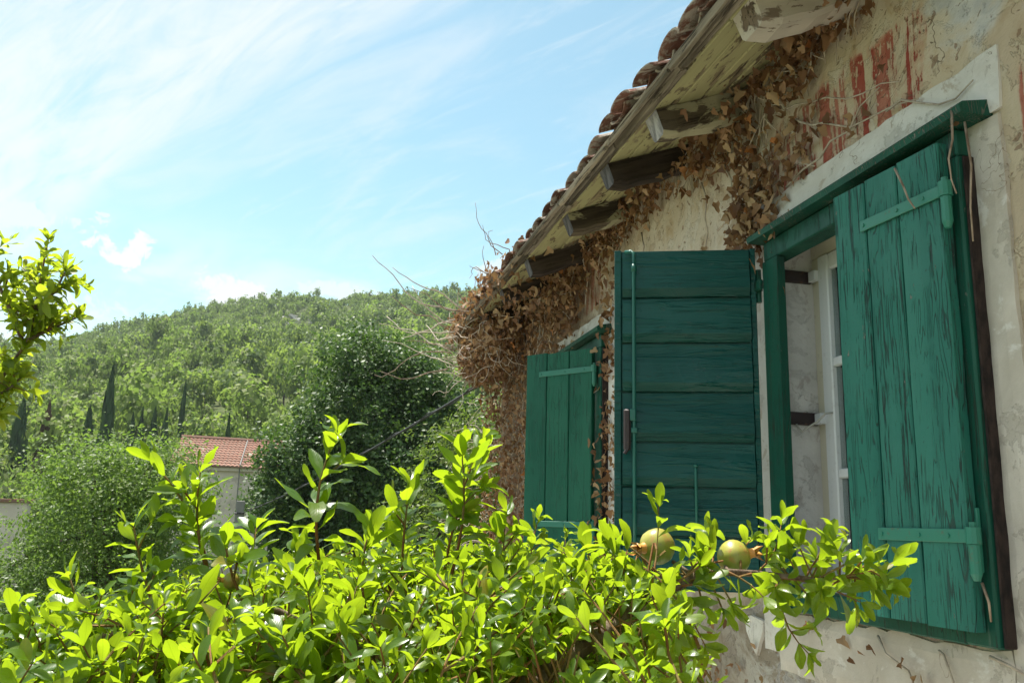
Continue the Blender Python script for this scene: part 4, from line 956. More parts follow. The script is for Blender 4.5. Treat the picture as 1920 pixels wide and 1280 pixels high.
bush = thing('pomegranate_bush', (-1.35, 1.45, 0), 'bright green pomegranate bush with glossy leaves filling the foreground below the shutters', 'bush')
S = Shrub()
HERO = [(-1.473, 1.095, 1.703, -1.483, 1.119, 1.55, .064), (-1.698, 1.182, 1.665, -1.618, 1.213, 1.52, .055), (-1.637, 1.171, 1.653, -1.620, 1.193, 1.53, .056), (-1.263, 1.222, 1.717, -1.309, 1.235, 1.53, .062), (-1.301, 1.179, 1.699, -1.303, 1.204, 1.53, .06),
        (-1.702, 1.132, 1.585, -1.668, 1.154, 1.48, .056), (-1.356, 1.291, 1.654, -1.361, 1.291, 1.50, .066), (-1.597, 1.116, 1.579, -1.558, 1.145, 1.48, .06), (-1.420, 1.147, 1.592, -1.419, 1.144, 1.48, .064), (-1.564, 1.198, 1.585, -1.557, 1.194, 1.46, .062), (-1.773, 1.166, 1.521, -1.726, 1.170, 1.44, .052),
        (-1.837, 1.198, 1.487, -1.812, 1.198, 1.41, .05), (-1.510, 1.300, 1.570, -1.504, 1.295, 1.46, .06), (-1.101, 1.237, 1.580, -1.089, 1.176, 1.47, .055), (-1.015, 1.837, 1.613, -1.050, 1.738, 1.45, .055), (-1.148, 1.561, 1.619, -1.137, 1.554, 1.46, .06),
        (-1.566, 0.972, 1.496, -1.567, 0.984, 1.41, .062), (-1.344, 0.980, 1.478, -1.363, 0.974, 1.40, .064), (-1.479, 0.973, 1.485, -1.469, 0.984, 1.40, .06), (-1.231, 1.012, 1.522, -1.214, 1.000, 1.43, .06), (-0.874, 2.109, 1.578, -0.874, 2.105, 1.45, .05)]
for h in HERO: S.shoot(h[3:6], h[0:3], h[6] * 0.88, 0.0125, 0.0024, 0.08, part=True, side=True, bare=0.03)
# main limbs
ROOT = Vector((-1.3, 1.75, 0.0))
def limb(pts, r0, r1):
    n = len(pts) - 1
    b = MB(); fine = []
    for i in range(n):
        for q in range(5): fine.append(Vector(pts[i]).lerp(Vector(pts[i + 1]), q / 5))
    fine.append(Vector(pts[-1])); m = len(fine)
    b.tube(fine, [r0 + (r1 - r0) * i / (m - 1) for i in range(m)], 7); b.build('branch', M_TWIG, bush, True)
RB = [(-1.262, 1.005, 1.412), (-1.167, 1.059, 1.453), (-1.079, 1.118, 1.487), (-0.995, 1.173, 1.518), (-0.926, 1.198, 1.539), (-0.843, 1.212, 1.536), (-0.74, 1.221, 1.528), (-0.636, 1.224, 1.537)]
limb([ROOT, (-1.36, 1.35, 0.6), (-1.33, 1.08, 1.15)] + RB[:5], 0.022, 0.0065)
limb(RB[4:], 0.0062, 0.0025)
limb([ROOT, (-1.5, 1.5, 0.7), (-1.55, 1.25, 1.2), (-1.50, 1.2, 1.42), (-1.62, 1.15, 1.47), (-1.72, 1.12, 1.46)], 0.02, 0.004)
limb([ROOT, (-1.3, 1.5, 0.8), (-1.25, 1.25, 1.3), (-1.42, 1.16, 1.44), (-1.55, 1.10, 1.50)], 0.018, 0.004)
limb([ROOT, (-1.1, 1.6, 0.8), (-1.05, 1.45, 1.3), (-1.2, 1.28, 1.48), (-1.30, 1.2, 1.56)], 0.018, 0.004)
limb([ROOT, (-1.7, 1.7, 0.7), (-1.95, 1.45, 1.2), (-2.02, 1.3, 1.38)], 0.018, 0.004)
# side shoots on the fruiting branch that reaches across the window
for a, b_, ls in (((-1.04, 1.15, 1.50), (-1.003, 1.2, 1.635), .052), ((-1.079, 1.118, 1.487), (-1.095, 1.182, 1.59), .05), ((-0.926, 1.198, 1.539), (-0.90, 1.26, 1.60), .046), ((-0.843, 1.212, 1.536), (-0.789, 1.229, 1.615), .05), ((-0.76, 1.22, 1.528), (-0.71, 1.214, 1.605), .05),
                  ((-0.74, 1.221, 1.528), (-0.591, 1.218, 1.562), .05), ((-0.70, 1.22, 1.53), (-0.613, 1.207, 1.515), .045), ((-0.80, 1.215, 1.53), (-0.68, 1.2, 1.497), .046), ((-0.80, 1.225, 1.50), (-0.779, 1.184, 1.425), .052),
                  ((-0.995, 1.173, 1.518), (-0.95, 1.165, 1.44), .05), ((-1.02, 1.16, 1.50), (-1.0, 1.13, 1.43), .05), ((-1.12, 1.09, 1.47), (-1.05, 1.06, 1.50), .055), ((-0.9, 1.2, 1.54), (-0.86, 1.15, 1.50), .046), ((-1.15, 1.07, 1.46), (-1.17, 1.08, 1.56), .055), ((-0.87, 1.21, 1.54), (-0.83, 1.25, 1.585), .045), ((-1.0, 1.17, 1.52), (-1.06, 1.2, 1.58), .05)):
    S.shoot(a, b_, ls, 0.0145, 0.0020, 0.1, part=True, side=True, bare=0.05)
S.stems.append(([Vector((-0.80, 1.215, 1.53)), Vector((-0.80, 1.222, 1.515)), Vector((-0.80, 1.225, 1.50))], 0.002))
# general crown, a shallow dome of upright shoots
def dome(x, y): return 1.555 - 0.20 * ((x + 1.22) / 0.9) ** 2 - 0.02 * (y - 1.3) + 0.05 * noise.noise(Vector((x * 4, y * 4, 2.0)))
cnt = 0
while cnt < 820:
    y = random.uniform(0.86, 2.5) if random.random() < 0.7 else random.uniform(0.86, 1.5)
    x = -1.5 + random.uniform(-0.42, 0.62) * y
    xmax = (-1.09 + 0.14 * (y - 0.9)) if y < 1.35 else -0.88
    if x > xmax or x < -2.55: continue
    zt = dome(x, y) - abs(random.gauss(0, 0.06)); L = random.uniform(0.12, 0.26)
    if y < 1.0: zt -= (1.0 - y) * 0.35
    lean = Vector((random.gauss(0, 0.6), random.gauss(-0.1, 0.6), 1)).normalized()
    tip = Vector((x, y, zt)); S.shoot(tip - lean * L, tip, random.choice((0.024, 0.028, 0.032, 0.036, 0.040, 0.048)), 0.0165, 0.0024, 0.12); cnt += 1
for _ in range(420):       # filling below
    y = random.uniform(0.9, 2.3); x = -1.5 + random.uniform(-0.45, 0.55) * y
    if x > -1.12: continue
    zt = dome(x, y) - random.uniform(0.05, 0.34); lean = Vector((random.gauss(0, 0.7), random.gauss(0, 0.7), 0.5)).normalized(); tip = Vector((x, y, zt)); S.shoot(tip - lean * 0.2, tip, random.uniform(0.036, 0.048), 0.020, 0.003, 0.1)
for i in range(60):        # leafy spurs all along the fruiting branch
    t = random.uniform(1.5, 6.95); q = int(t); p = Vector(RB[q]).lerp(Vector(RB[min(q + 1, 7)]), t - q)
    if min((p - Vector(c)).length for c in ((-0.986, 1.248, 1.571), (-0.863, 1.246, 1.558))) < 0.062: continue
    dv = Vector((random.gauss(0, 0.7), random.gauss(-0.1, 0.6), random.gauss(0.25, 0.6))).normalized(); L = random.uniform(0.015, 0.055)
    S.whorl(p + dv * L, dv, random.uniform(0.036, 0.054), p, random.randint(4, 7))
S.finish(bush, M_POM, M_STEM, clear=[((-0.99, 1.246, 1.573), 0.034), ((-1.015, 1.235, 1.568), 0.022), ((-0.86, 1.246, 1.562), 0.031), ((-0.832, 1.238, 1.566), 0.018), ((-1.59, 1.145, 1.522), 0.02)] + [(Vector(RB[0]).lerp(Vector(RB[2]), q / 12), 0.011) for q in range(13)])

def fruit(c, axis, r, name='pomegranate'):
    axis = Vector(axis).normalized(); b = MB(); nu, nv = 20, 12; vs = []; fs = []
    q = Vector((0, 0, 1)).rotation_difference(axis).to_matrix()
    for i in range(nv + 1):
        t = math.pi * i / nv
        for j in range(nu):
            g = 2 * math.pi * j / nu; rr = r * (1 + 0.028 * math.cos(6 * g + 0.4) * math.sin(t) ** 2 + 0.02 * math.cos(g + 1) * math.sin(t)) * (0.97 if i > nv / 2 else 1); vs.append(Vector(c) + q @ Vector((rr * math.sin(t) * math.cos(g), rr * math.sin(t) * math.sin(g), rr * math.cos(t) * 0.96)))
    for i in range(nv):
        for j in range(nu): fs.append((i * nu + j, (i + 1) * nu + j, (i + 1) * nu + (j + 1) % nu, i * nu + (j + 1) % nu))
    b.add(vs, fs); f = b.build(name, M_FRUIT, bush, True, origin=c)
    k_ = MB(); prof = [(r * 0.34, r * 0.86), (r * 0.26, r * 1.05), (r * 0.27, r * 1.22)]
    vs = []; n = 12
    for rr, h in prof:
        for j in range(n): g = 2 * math.pi * j / n; vs.append(Vector(c) + q @ Vector((rr * math.cos(g), rr * math.sin(g), h)))
    fs = [(i * n + j, i * n + (j + 1) % n, (i + 1) * n + (j + 1) % n, (i + 1) * n + j) for i in range(2) for j in range(n)]
    k_.add(vs, fs)
    for s_ in range(6):      # pointed sepals of the crown
        g0, g1 = 2 * math.pi * s_ / 6 + 0.08, 2 * math.pi * (s_ + 1) / 6 - 0.08; gm = (g0 + g1) / 2; sp = random.uniform(0.34, 0.62); hh = random.uniform(1.55, 1.85)
        P = lambda g, rr, h: Vector(c) + q @ Vector((rr * math.cos(g), rr * math.sin(g), h))
        k_.add([P(g0, r * 0.27, r * 1.2), P(g1, r * 0.27, r * 1.2), P(g1, r * 0.36, r * 1.42), P(gm, r * sp, r * hh), P(g0, r * 0.36, r * 1.42), P(gm, r * 0.21, r * 1.2)], [(0, 1, 2, 3, 4), (5, 4, 3), (5, 3, 2), (0, 4, 5), (1, 5, 2)])
    k_.build('calyx', M_CALYX, f, True)
    return f
fruit((-0.986, 1.248, 1.571), (-0.9, -0.25, -0.10), 0.0275)
fruit((-0.863, 1.246, 1.558), (0.9, -0.3, 0.22), 0.0265)
f3 = fruit((-1.585, 1.145, 1.522), (-0.9, -0.25, 0.10), 0.011, 'young_pomegranate')
MB().tube([(-0.965, 1.24, 1.55), (-0.95, 1.21, 1.535)], 0.003, 6).build('stem', M_TWIG, bush, True)
MB().tube([(-0.88, 1.24, 1.545), (-0.89, 1.21, 1.537)], 0.003, 6).build('stem', M_TWIG, bush, True)
for c in ((-1.552, 1.185, 1.456), (-1.50, 1.03, 1.40)):
    b = MB()
    for s_ in range(5):
        g = s_ * 1.256; d_ = Vector((math.cos(g), math.sin(g), 0.6)).normalized(); sd_ = d_.cross(Vector((0, 0, 1))).normalized(); c_ = Vector(c)
        b.add([c_, c_ + d_ * 0.007 + sd_ * 0.004, c_ + d_ * 0.013 + Vector((0, 0, 0.002)), c_ + d_ * 0.007 - sd_ * 0.004], [(0, 1, 2, 3)])
    b.build('blossom', M_PETAL, bush, True)

# small-leaved shrub below the far window
sh2 = thing('small_leaved_shrub', (-0.55, 3.4, 0), 'sunlit small-leaved shrub growing below the far green shutter', 'shrub')
S = Shrub()
for _ in range(60):
    x = random.gauss(-0.62, 0.16); y = random.gauss(3.1, 0.22); zt = 1.44 + random.uniform(-0.22, 0.12) - 0.8 * (x + 0.62) ** 2; lean = Vector((random.gauss(0, 0.35), random.gauss(0, 0.35), 1)).normalized()
    S.shoot(Vector((x, y, zt)) - lean * 0.2, (x, y, zt), 0.03, 0.014, 0.0018, 0.1)
for i in range(5):
    a = i * 1.3; S.stems.append(([Vector((-0.55, 3.4, 0)), Vector((-0.58 + 0.1 * math.cos(a), 3.25 + 0.1 * math.sin(a), 0.6)), Vector((-0.62 + 0.16 * math.cos(a), 3.1 + 0.16 * math.sin(a), 1.2))], 0.009))
S.finish(sh2, M_POM, M_TWIG, 60)

# young tree reaching in from the left
yt = thing('young_pomegranate_tree', (-2.55, 2.25, height(-2.55, 2.25)), 'young leafy tree top reaching in at the left edge of the view against the sky', 'tree')
S = Shrub()
MB().tube([(-2.55, 2.25, 0), (-2.5, 2.22, 0.7), (-2.42, 2.18, 1.3), (-2.27, 2.12, 1.72)], [0.026, 0.018, 0.011, 0.0065], 7).build('trunk', M_TWIG, yt, True)
limbs = [[(-2.27, 2.12, 1.72), (-2.19, 2.09, 1.86), (-2.13, 2.07, 1.97), (-2.115, 2.04, 2.08), (-2.108, 2.03, 2.19)], [(-2.13, 2.07, 1.97), (-2.09, 2.08, 2.0), (-2.045, 2.088, 2.03)], [(-2.14, 2.075, 1.96), (-2.18, 2.05, 2.05), (-2.205, 2.03, 2.10), (-2.23, 2.02, 2.17)],
         [(-2.19, 2.09, 1.86), (-2.25, 2.06, 1.95), (-2.32, 2.04, 2.05)], [(-2.21, 2.09, 1.83), (-2.16, 2.06, 1.85), (-2.13, 2.05, 1.88)], [(-2.23, 2.1, 1.8), (-2.2, 2.06, 1.79), (-2.16, 2.05, 1.80)], [(-2.25, 2.1, 1.76), (-2.3, 2.06, 1.85), (-2.36, 2.02, 1.93)], [(-2.3, 2.13, 1.7), (-2.26, 2.08, 1.70), (-2.2, 2.06, 1.74)], [(-2.13, 2.07, 1.98), (-2.15, 2.1, 2.06), (-2.15, 2.12, 2.13)], [(-2.12, 2.05, 2.03), (-2.08, 2.04, 2.08), (-2.065, 2.03, 2.12)]]
for L in limbs:
    MB().tube(L, [0.0048 - 0.0028 * i / (len(L) - 1) for i in range(len(L))], 6).build('branch', M_TWIG, yt, True)
    for a, b_ in zip(L[:-1], L[1:]): S.shoot(a, b_, 0.043, 0.0105, 0.002, 0.03, side=True, bare=0.02)
    S.whorl(Vector(L[-1]), Vector(L[-1]) - Vector(L[-2]), 0.045)
for _ in range(75):
    L = random.choice(limbs); i = random.randrange(len(L) - 1); p = Vector(L[i]).lerp(Vector(L[i + 1]), random.random()); dv = Vector((random.gauss(0, 0.6), random.gauss(0, 0.6), random.gauss(0.5, 0.4))).normalized()
    S.shoot(p, p + dv * random.uniform(0.035, 0.075), 0.04, 0.014, 0.0015, 0.05, side=False)
S.finish(yt, M_POM2, M_TWIG)


# ------------------------------------------------------------------ middle-distance trees
def leaf_quads(centers, normals, sizes, asp=0.5):
    """folded two-triangle leaves as arrays"""
    n = len(centers); N = normals / (np.linalg.norm(normals, axis=1, keepdims=True) + 1e-9)
    A = np.random.normal(size=(n, 3)); A -= N * (A * N).sum(1, keepdims=True); A /= np.linalg.norm(A, axis=1, keepdims=True) + 1e-9
    B = np.cross(N, A); s = sizes[:, None]
    V = np.stack([centers - A * s * 0.5, centers + B * s * 0.5 * asp - N * s * 0.06, centers + A * s * 0.5, centers - B * s * 0.5 * asp - N * s * 0.06], axis=1).reshape(-1, 3)
    return V, np.arange(n * 4, dtype=np.int32).reshape(-1, 4)
def quads_mesh(name, V, Q, mat, rnd):
    me = bpy.data.meshes.new(name); me.vertices.add(len(V)); me.vertices.foreach_set('co', V.astype(np.float32).ravel()); me.loops.add(Q.size); me.loops.foreach_set('vertex_index', Q.ravel())
    me.polygons.add(len(Q)); me.polygons.foreach_set('loop_start', np.arange(len(Q), dtype=np.int32) * 4); me.materials.append(mat); me.update(calc_edges=True)
    a = me.attributes.new('rnd', 'FLOAT', 'POINT'); a.data.foreach_set('value', np.repeat(rnd, 4).astype(np.float32)); return me
def crown_leaves(lobes, ncl, nper, leaf, sig, shell=(0.62, 1.04), up=0.5, asp=0.5, nout=0.6, nrand=0.6):
    wts = np.array([r[0] * r[1] + r[1] * r[2] + r[0] * r[2] for _, r in lobes]); wts = wts / wts.sum()
    ch = np.random.choice(len(lobes), ncl, p=wts); C0 = np.array([l[0] for l in lobes])[ch]; R0 = np.array([l[1] for l in lobes])[ch]
    U = np.random.normal(size=(ncl, 3)); U /= np.linalg.norm(U, axis=1, keepdims=True)
    rad = np.random.uniform(shell[0], shell[1], size=(ncl, 1)); rad *= 1 + 0.10 * np.random.normal(size=(ncl, 1))
    P = C0 + U * R0 * rad
    cs = np.random.uniform(0.6, 1.4, size=ncl)
    LP = np.repeat(P, nper, 0) + np.random.normal(size=(ncl * nper, 3)) * (sig * np.repeat(cs, nper)[:, None]) * np.array([1, 1, 0.8])
    LN = np.repeat(U, nper, 0) * nout + np.random.normal(size=(ncl * nper, 3)) * nrand + np.array([0, 0, up])
    S_ = leaf * np.random.uniform(0.6, 1.25, size=ncl * nper); rnd = np.clip(np.repeat(np.random.random(ncl), nper) * 0.7 + np.random.random(ncl * nper) * 0.3, 0, 0.999)
    V, Q = leaf_quads(LP, LN, S_, asp); return V, Q, rnd
def trunk_mb(base, top, r, limbs):
    b = MB(); base, top = Vector(base), Vector(top); pts = [base.lerp(top, i / 5) + Vector((random.gauss(0, r * 0.4), random.gauss(0, r * 0.4), 0)) * (1 if 0 < i < 5 else 0) for i in range(6)]
    b.tube(pts, [r * (1.15 - 0.6 * i / 5) for i in range(6)], 8)
    for e in limbs:
        e = Vector(e); s0 = pts[random.choice((2, 3, 4, 5))]; m = s0.lerp(e, 0.5) + Vector((0, 0, (e - s0).length * 0.12)); b.tube([s0, m, e], [r * 0.5, r * 0.3, r * 0.08], 6)
    return b
def broad_tree(name, label, cat, base, lobes, ncl, nper, leaf, sig, mat, r, ttop, group=None, **kw):
    t = thing(name, base, label, cat, group)
    trunk_mb(base, ttop, r, [Vector(c) + Vector((0, 0, q[2] * 0.3)) for c, q in lobes for _ in (0, 1)]).build('trunk', M_BARK, t, True)
    V, Q, rn = crown_leaves(lobes, ncl, nper, leaf, sig, **kw); link('crown', quads_mesh('crown', V - np.array(base), Q, mat, rn), t); return t
gz = height
broad_tree('broadleaf_tree', 'large dark green broadleaf tree beside the house with the tiled roof', 'tree', (0.132, 24.888, gz(0.132, 24.888)),
           [((0.064, 24.48, 4.32), (2.04, 2.04, 1.972)), ((-1.296, 24.48, 2.62), (1.564, 1.768, 1.632)), ((-1.908, 24.208, 2.96), (1.156, 1.224, 1.156)), ((-2.18, 24.208, 1.736), (1.156, 1.224, 1.224)), ((-0.208, 24.208, 5.884), (1.36, 1.36, 1.156)), ((1.084, 24.344, 5.544), (1.224, 1.224, 1.088)), ((1.832, 24.344, 3.98), (1.632, 1.768, 1.564)), ((0.268, 24.752, 1.056), (2.72, 2.04, 2.04)), ((-1.772, 24.752, 0.24), (1.224, 1.36, 1.632)), ((0.88, 23.664, 2.96), (1.904, 1.632, 1.768)), ((2.716, 25.024, 2.688), (1.632, 1.632, 2.176)), ((1.22, 24.48, 5.204), (1.088, 1.224, 1.02)), ((-1.092, 23.936, 3.912), (1.02, 1.088, 0.952))],
           2500, 40, 0.125, 0.175, M_DARKTREE, 0.22, (0.268, 24.752, 3.504), asp=0.6, shell=(0.45, 1.03))
broad_tree('broadleaf_tree', 'wide grey-green bushy tree at the lower left in front of the hillside', 'tree', (-4.4, 14.2, gz(-4.4, 14.2)),
           [((-4.3, 13.8, 1.6), (1.35, 1.3, 1.2)), ((-5.5, 13.9, 0.1), (1.2, 1.3, 1.25)), ((-3.55, 14.0, 1.25), (0.9, 1.1, 1.1)), ((-4.2, 13.5, 0.3), (1.7, 1.2, 1.3)), ((-3.3, 14.0, 0.0), (0.7, 0.9, 0.8)), ((-6.3, 14.0, -0.3), (1.0, 1.1, 1.2)), ((-3.75, 13.6, 2.1), (0.75, 0.8, 0.7)), ((-4.6, 13.7, 2.0), (0.75, 0.8, 0.65))],
           1700, 38, 0.065, 0.12, M_LEFTTREE, 0.13, (-4.3, 13.9, 1.4), asp=0.5, shell=(0.5, 1.03))
broad_tree('light_green_shrub_tree', 'light olive-green leafy shrub close to the ivy covered corner of the house', 'shrub', (0.15, 10.2, gz(0.15, 10.2)),
           [((0.1, 9.9, 2.1), (0.6, 0.6, 0.7)), ((-0.3, 9.9, 1.3), (0.55, 0.6, 0.7)), ((0.5, 9.8, 1.5), (0.6, 0.6, 0.8)), ((0.1, 9.7, 0.7), (0.9, 0.7, 0.7)), ((0.35, 10.0, 2.55), (0.4, 0.4, 0.45)), ((-0.45, 9.8, 0.6), (0.5, 0.5, 0.6)), ((0.75, 10.2, 2.3), (0.5, 0.5, 0.7))],
           600, 32, 0.06, 0.08, M_LIGHTTREE, 0.06, (0.1, 10.0, 1.6), asp=0.38)
for i, (x, y, h_, lab) in enumerate(((-9.5, 26.5, 2.6, 'pale grey-green bush above the low wall at the left edge'), (-7.4, 30.0, 3.0, 'round bush behind the wide grey-green tree, left of the tiled roof'), (-1.4, 23.0, 1.9, 'dark low bush beside the concrete post'), (-10.6, 34.0, 4.6, 'tall pale green bush behind the low wall at the left edge'))):
    z0 = gz(x, y)
    broad_tree('bush', lab, 'bush', (x, y, z0), [((x, y, z0 + h_ * 0.55), (h_ * 0.55, h_ * 0.5, h_ * 0.5)), ((x + h_ * 0.35, y, z0 + h_ * 0.4), (h_ * 0.4, h_ * 0.4, h_ * 0.4)), ((x - h_ * 0.35, y, z0 + h_ * 0.4), (h_ * 0.4, h_ * 0.4, h_ * 0.42))], 260, 26, 0.12, 0.15, M_LEFTTREE if i != 2 else M_DARKTREE, 0.06, (x, y, z0 + h_ * 0.6), asp=0.55)

# ------------------------------------------------------------------ far house, low wall, post and cable
hx0, hx1, hy, hd = -6.6, -2.7, 34.7, 5.0; he, hr = 3.42, 4.62
zg = gz(-4, 36) - 0.3
fh = thing('far_house', ((hx0 + hx1) / 2, hy, zg), 'distant plain house with orange tiled roof and stained pinkish grey wall', 'house')
MB().box(hx0 + 0.1, hx1 - 0.1, hy + 0.12, hy + hd, zg - 0.5, he - 0.02).build('wall', M_FARWALL, fh)
rf = MB(); yr = hy + hd / 2
rf.add([(hx0 - 0.1, hy - 0.1, he), (hx1 + 0.1, hy - 0.1, he - 0.05), (hx1 + 0.1, yr, hr - 0.08), (hx0 - 0.1, yr, hr), (hx0 - 0.1, hy + hd + 0.3, he), (hx1 + 0.1, hy + hd + 0.3, he - 0.05)], [(0, 1, 2, 3), (3, 2, 5, 4)])
rf.add([(hx0 + 0.02, hy + 0.14, he - 0.03), (hx0 + 0.02, yr, hr - 0.05), (hx0 + 0.02, hy + hd, he - 0.03)], [(0, 1, 2)]); rf.add([(hx1 - 0.02, hy + 0.14, he - 0.08), (hx1 - 0.02, yr, hr - 0.12), (hx1 - 0.02, hy + hd, he - 0.08)], [(0, 1, 2)])
rfo = rf.build('roof', M_TILEF, fh)
nrow = 11
for i in range(nrow):      # courses of tiles, each a row of scallops stepping up the slope
    f0 = i / nrow; b = MB(); y0 = hy - 0.14 + (yr - hy + 0.1) * f0; z0 = he + (hr - he) * f0
    n = 26; L = (yr - hy + 0.1) / nrow; dz_ = (hr - he) / nrow
    xs = np.linspace(hx0 - 0.1, hx1 + 0.1, n * 4 + 1); vs = []
    for j, x in enumerate(xs):
        up_ = 0.035 * abs(math.sin(math.pi * j / 4)); t_ = -0.06 * (x - hx0) / (hx1 - hx0)
        vs += [(x, y0, z0 + 0.01 + t_), (x, y0, z0 + 0.045 + up_ + t_), (x, y0 + L * 1.12, z0 + dz_ * 1.12 + 0.012 + up_ + t_)]
    fs = []
    for j in range(len(xs) - 1): a = j * 3; fs += [(a, a + 3, a + 4, a + 1), (a + 1, a + 4, a + 5, a + 2)]
    b.add(vs, fs); b.build('tile_course', M_TILEF, rfo)
MB().tube([(hx0 - 0.1, yr, hr + 0.05), (hx1 + 0.1, yr, hr - 0.02)], 0.1, 8).build('ridge_cap', M_TILEF, rfo)
MB().box(hx0, hx1, hy - 0.02, hy + 0.1, he - 0.16, he - 0.03).build('cornice', M_FARWALL, fh)
MB().tube([(-4.15, hy - 0.02, zg), (-4.15, hy - 0.02, he - 0.1), (-4.14, hy - 0.16, he + 0.05), (-4.12, yr, hr + 0.05)], 0.025, 6).build('pipe', M_CONC, fh)
for wx in (-5.7,): MB().box(wx - 0.35, wx + 0.35, hy + 0.09, hy + 0.13, 1.0, 2.1).build('window', M_CABLE, fh)

lw = thing('low_wall', (-10.5, 24.0, gz(-10.5, 24) - 0.2), 'low pale plastered outbuilding wall with stone coping at the left edge', 'wall')
MB().box(-13.5, -8.3, 24.0, 24.3, gz(-10, 24) - 0.6, 1.78).build('wall', M_FARWALL, lw); MB().box(-13.6, -8.25, 23.93, 24.37, 1.782, 1.87, 0.01).build('coping', M_TILEF, lw)

pl = thing('concrete_post', (-3.08, 21.95, gz(-3.08, 21.95) - 0.2), 'slim grey concrete post in front of the distant house wall', 'post')
MB().box(-3.17, -2.99, 21.86, 22.04, gz(-3.08, 21.95) - 0.3, 1.95, 0.012).build('shaft', M_CONC, pl); MB().tube([(-3.2, 21.85, 1.66), (-3.08, 21.85, 1.66), (-2.97, 21.85, 1.66)], 0.02, 6).build('insulator', M_CABLE, pl)
cb = MB(); a, c = Vector((-3.05, 21.85, 1.66)), Vector((-0.12, 6.98, 2.76)); pts = []
for i in range(41):
    t = i / 40; p = a.lerp(c, t); p.z -= 0.18 * 4 * t * (1 - t) * 0.6; pts.append(p)
cb.tube(pts, 0.011, 6); cb2 = MB()
pts2 = [p + Vector((0.02 * math.sin(i * 1.9), 0, 0.024 * math.cos(i * 1.9))) for i, p in enumerate(pts)]; cb.tube(pts2, 0.006, 5)
co = cb.build('overhead_cable', M_CABLE, None, True); tag(co, 'black overhead cable sloping from the concrete post to the ivy covered house corner', 'cable')


# ------------------------------------------------------------------ hillside wood
def pine_template(seed, nclump, size, flat):
    rs_ = np.random.RandomState(seed); st = np.random.get_state(); np.random.seed(seed)
    H = 1.0; lobes = []
    for i in range(rs_.randint(5, 8)):
        h_ = rs_.uniform(0.38, 0.92); rr = (0.26 if not flat else 0.34) * (1.15 - 0.55 * abs(h_ - 0.5)); a = rs_.uniform(0, 6.28); q = rs_.uniform(0, 0.22)
        lobes.append(((q * math.cos(a), q * math.sin(a), h_), (rr, rr, rr * (0.8 if not flat else 0.6))))
    lobes.append(((0, 0, 0.62), (0.30, 0.30, 0.30)))
    V, Q, rn = crown_leaves(lobes, nclump // 5, 5, size, 0.05, shell=(0.72, 1.0), up=0.25, asp=0.9, nout=1.0, nrand=0.35)
    np.random.set_state(st); return V, Q
tr_b = MB(); tr_b.tube([(0, 0, -0.08), (0.01, 0.0, 0.3), (0, 0.01, 0.7)], [0.028, 0.02, 0.008], 5)
PINE_N = [pine_template(100 + i, 700, 0.085, i % 3 == 0) for i in range(6)]
PINE_F = [pine_template(200 + i, 260, 0.13, i % 3 == 0) for i in range(6)]
def pine_mesh(T, i):
    V, Q = T; me = quads_mesh('pine_crown', V, Q, M_PINE, np.random.random(len(Q)) * 0.4); return me
near_m = [pine_mesh(t, i) for i, t in enumerate(PINE_N)]
trunk_m = tr_b.mesh('trunk', M_BARK, smooth=True)
spots = []
rng = random.Random(31); cell = {}
def try_spot(r, a, s):
    x = CAM.x + r * math.sin(R(a)); y = CAM.y + r * math.cos(R(a)); key = (int(x // 4), int(y // 4))
    for i in (-1, 0, 1):
        for j in (-1, 0, 1):
            for (px, py, ps) in cell.get((key[0] + i, key[1] + j), ()):
                if (px - x) ** 2 + (py - y) ** 2 < (0.36 * (s + ps)) ** 2: return None
    cell.setdefault(key, []).append((x, y, s)); return x, y
for _ in range(24000):
    r = 62 + (1 - math.sqrt(1 - rng.random() * 0.97)) * 0 + rng.random() ** 0.75 * 305; a = rng.uniform(-30, 24)
    w = 2.4 + 5.4 * rng.random() ** 1.3 if r > 90 else rng.uniform(2.4, 5.0)
    if r > 230: w = min(w, 2.2 + 2.8 * rng.random())
    open_ = noise.noise(Vector((r * 0.02, a * 0.16, 8.8)))
    if r > 180 and open_ > 0.15: w *= 0.5
    if 238 < r < 285 and -3.2 < a < 0.6 and rng.random() < 0.8: continue
    q = try_spot(r, a, w)
    if q: spots.append((r, a, q[0], q[1], w))
def pxy(x, y, z):
    dv = Vector((x, y, z)) - CAM; zc = dv.dot(FW); return 960 + 1620 * dv.dot(RT) / zc, 640 - 1620 * dv.dot(UP) / zc
inview = []
for (r, a, x, y, w) in spots:
    z = height(x, y); px, py = pxy(x, y, z + w)
    inview.append((w / r if (-20 < px < 1010) else -1, r, x, y, z, w))
inview.sort(key=lambda t: -t[0])
ptemp = None; far_inst = []
NEARLAB = 'rounded pine of the wood at the foot of the hill, one of many alike'
MIDLAB = 'bushy pine on the lower slope of the hill, one of many alike'
for i, (sc_, r, x, y, z, w) in enumerate(inview):
    h_ = w * random.uniform(1.15, 1.6); rz = random.random() * 6.28
    if i < 280 and sc_ > 0:
        v = random.randrange(6)
        if i < 90:
            o = thing('pine_tree', (x, y, z), NEARLAB, 'pine tree', 'pines at the foot of the hill', rz); o.scale = (w, w, h_)
            c_ = link('crown', near_m[v], o); link('trunk', trunk_m, o)
        else:
            o = thing('pine_tree', (x, y, z), MIDLAB, 'pine tree', 'pines on the lower slope', rz); o.scale = (w, w, h_); link('crown', near_m[v], o)
    else:
        ca, sa = math.cos(rz), math.sin(rz)
        far_inst.append((random.randrange(6), np.array([[w * ca, -w * sa, 0, x], [w * sa, w * ca, 0, y], [0, 0, h_, z - 0.2], [0, 0, 0, 1]]), random.random()))
me = join_mesh('hillside_wood', [(V, [tuple(q) for q in Q], [0] * len(Q)) for V, Q in PINE_F], far_inst, [M_PINE])
tag(link('hillside_wood', me), 'pale green pine wood and scrub covering the upper hillside', 'wood', kind='stuff')

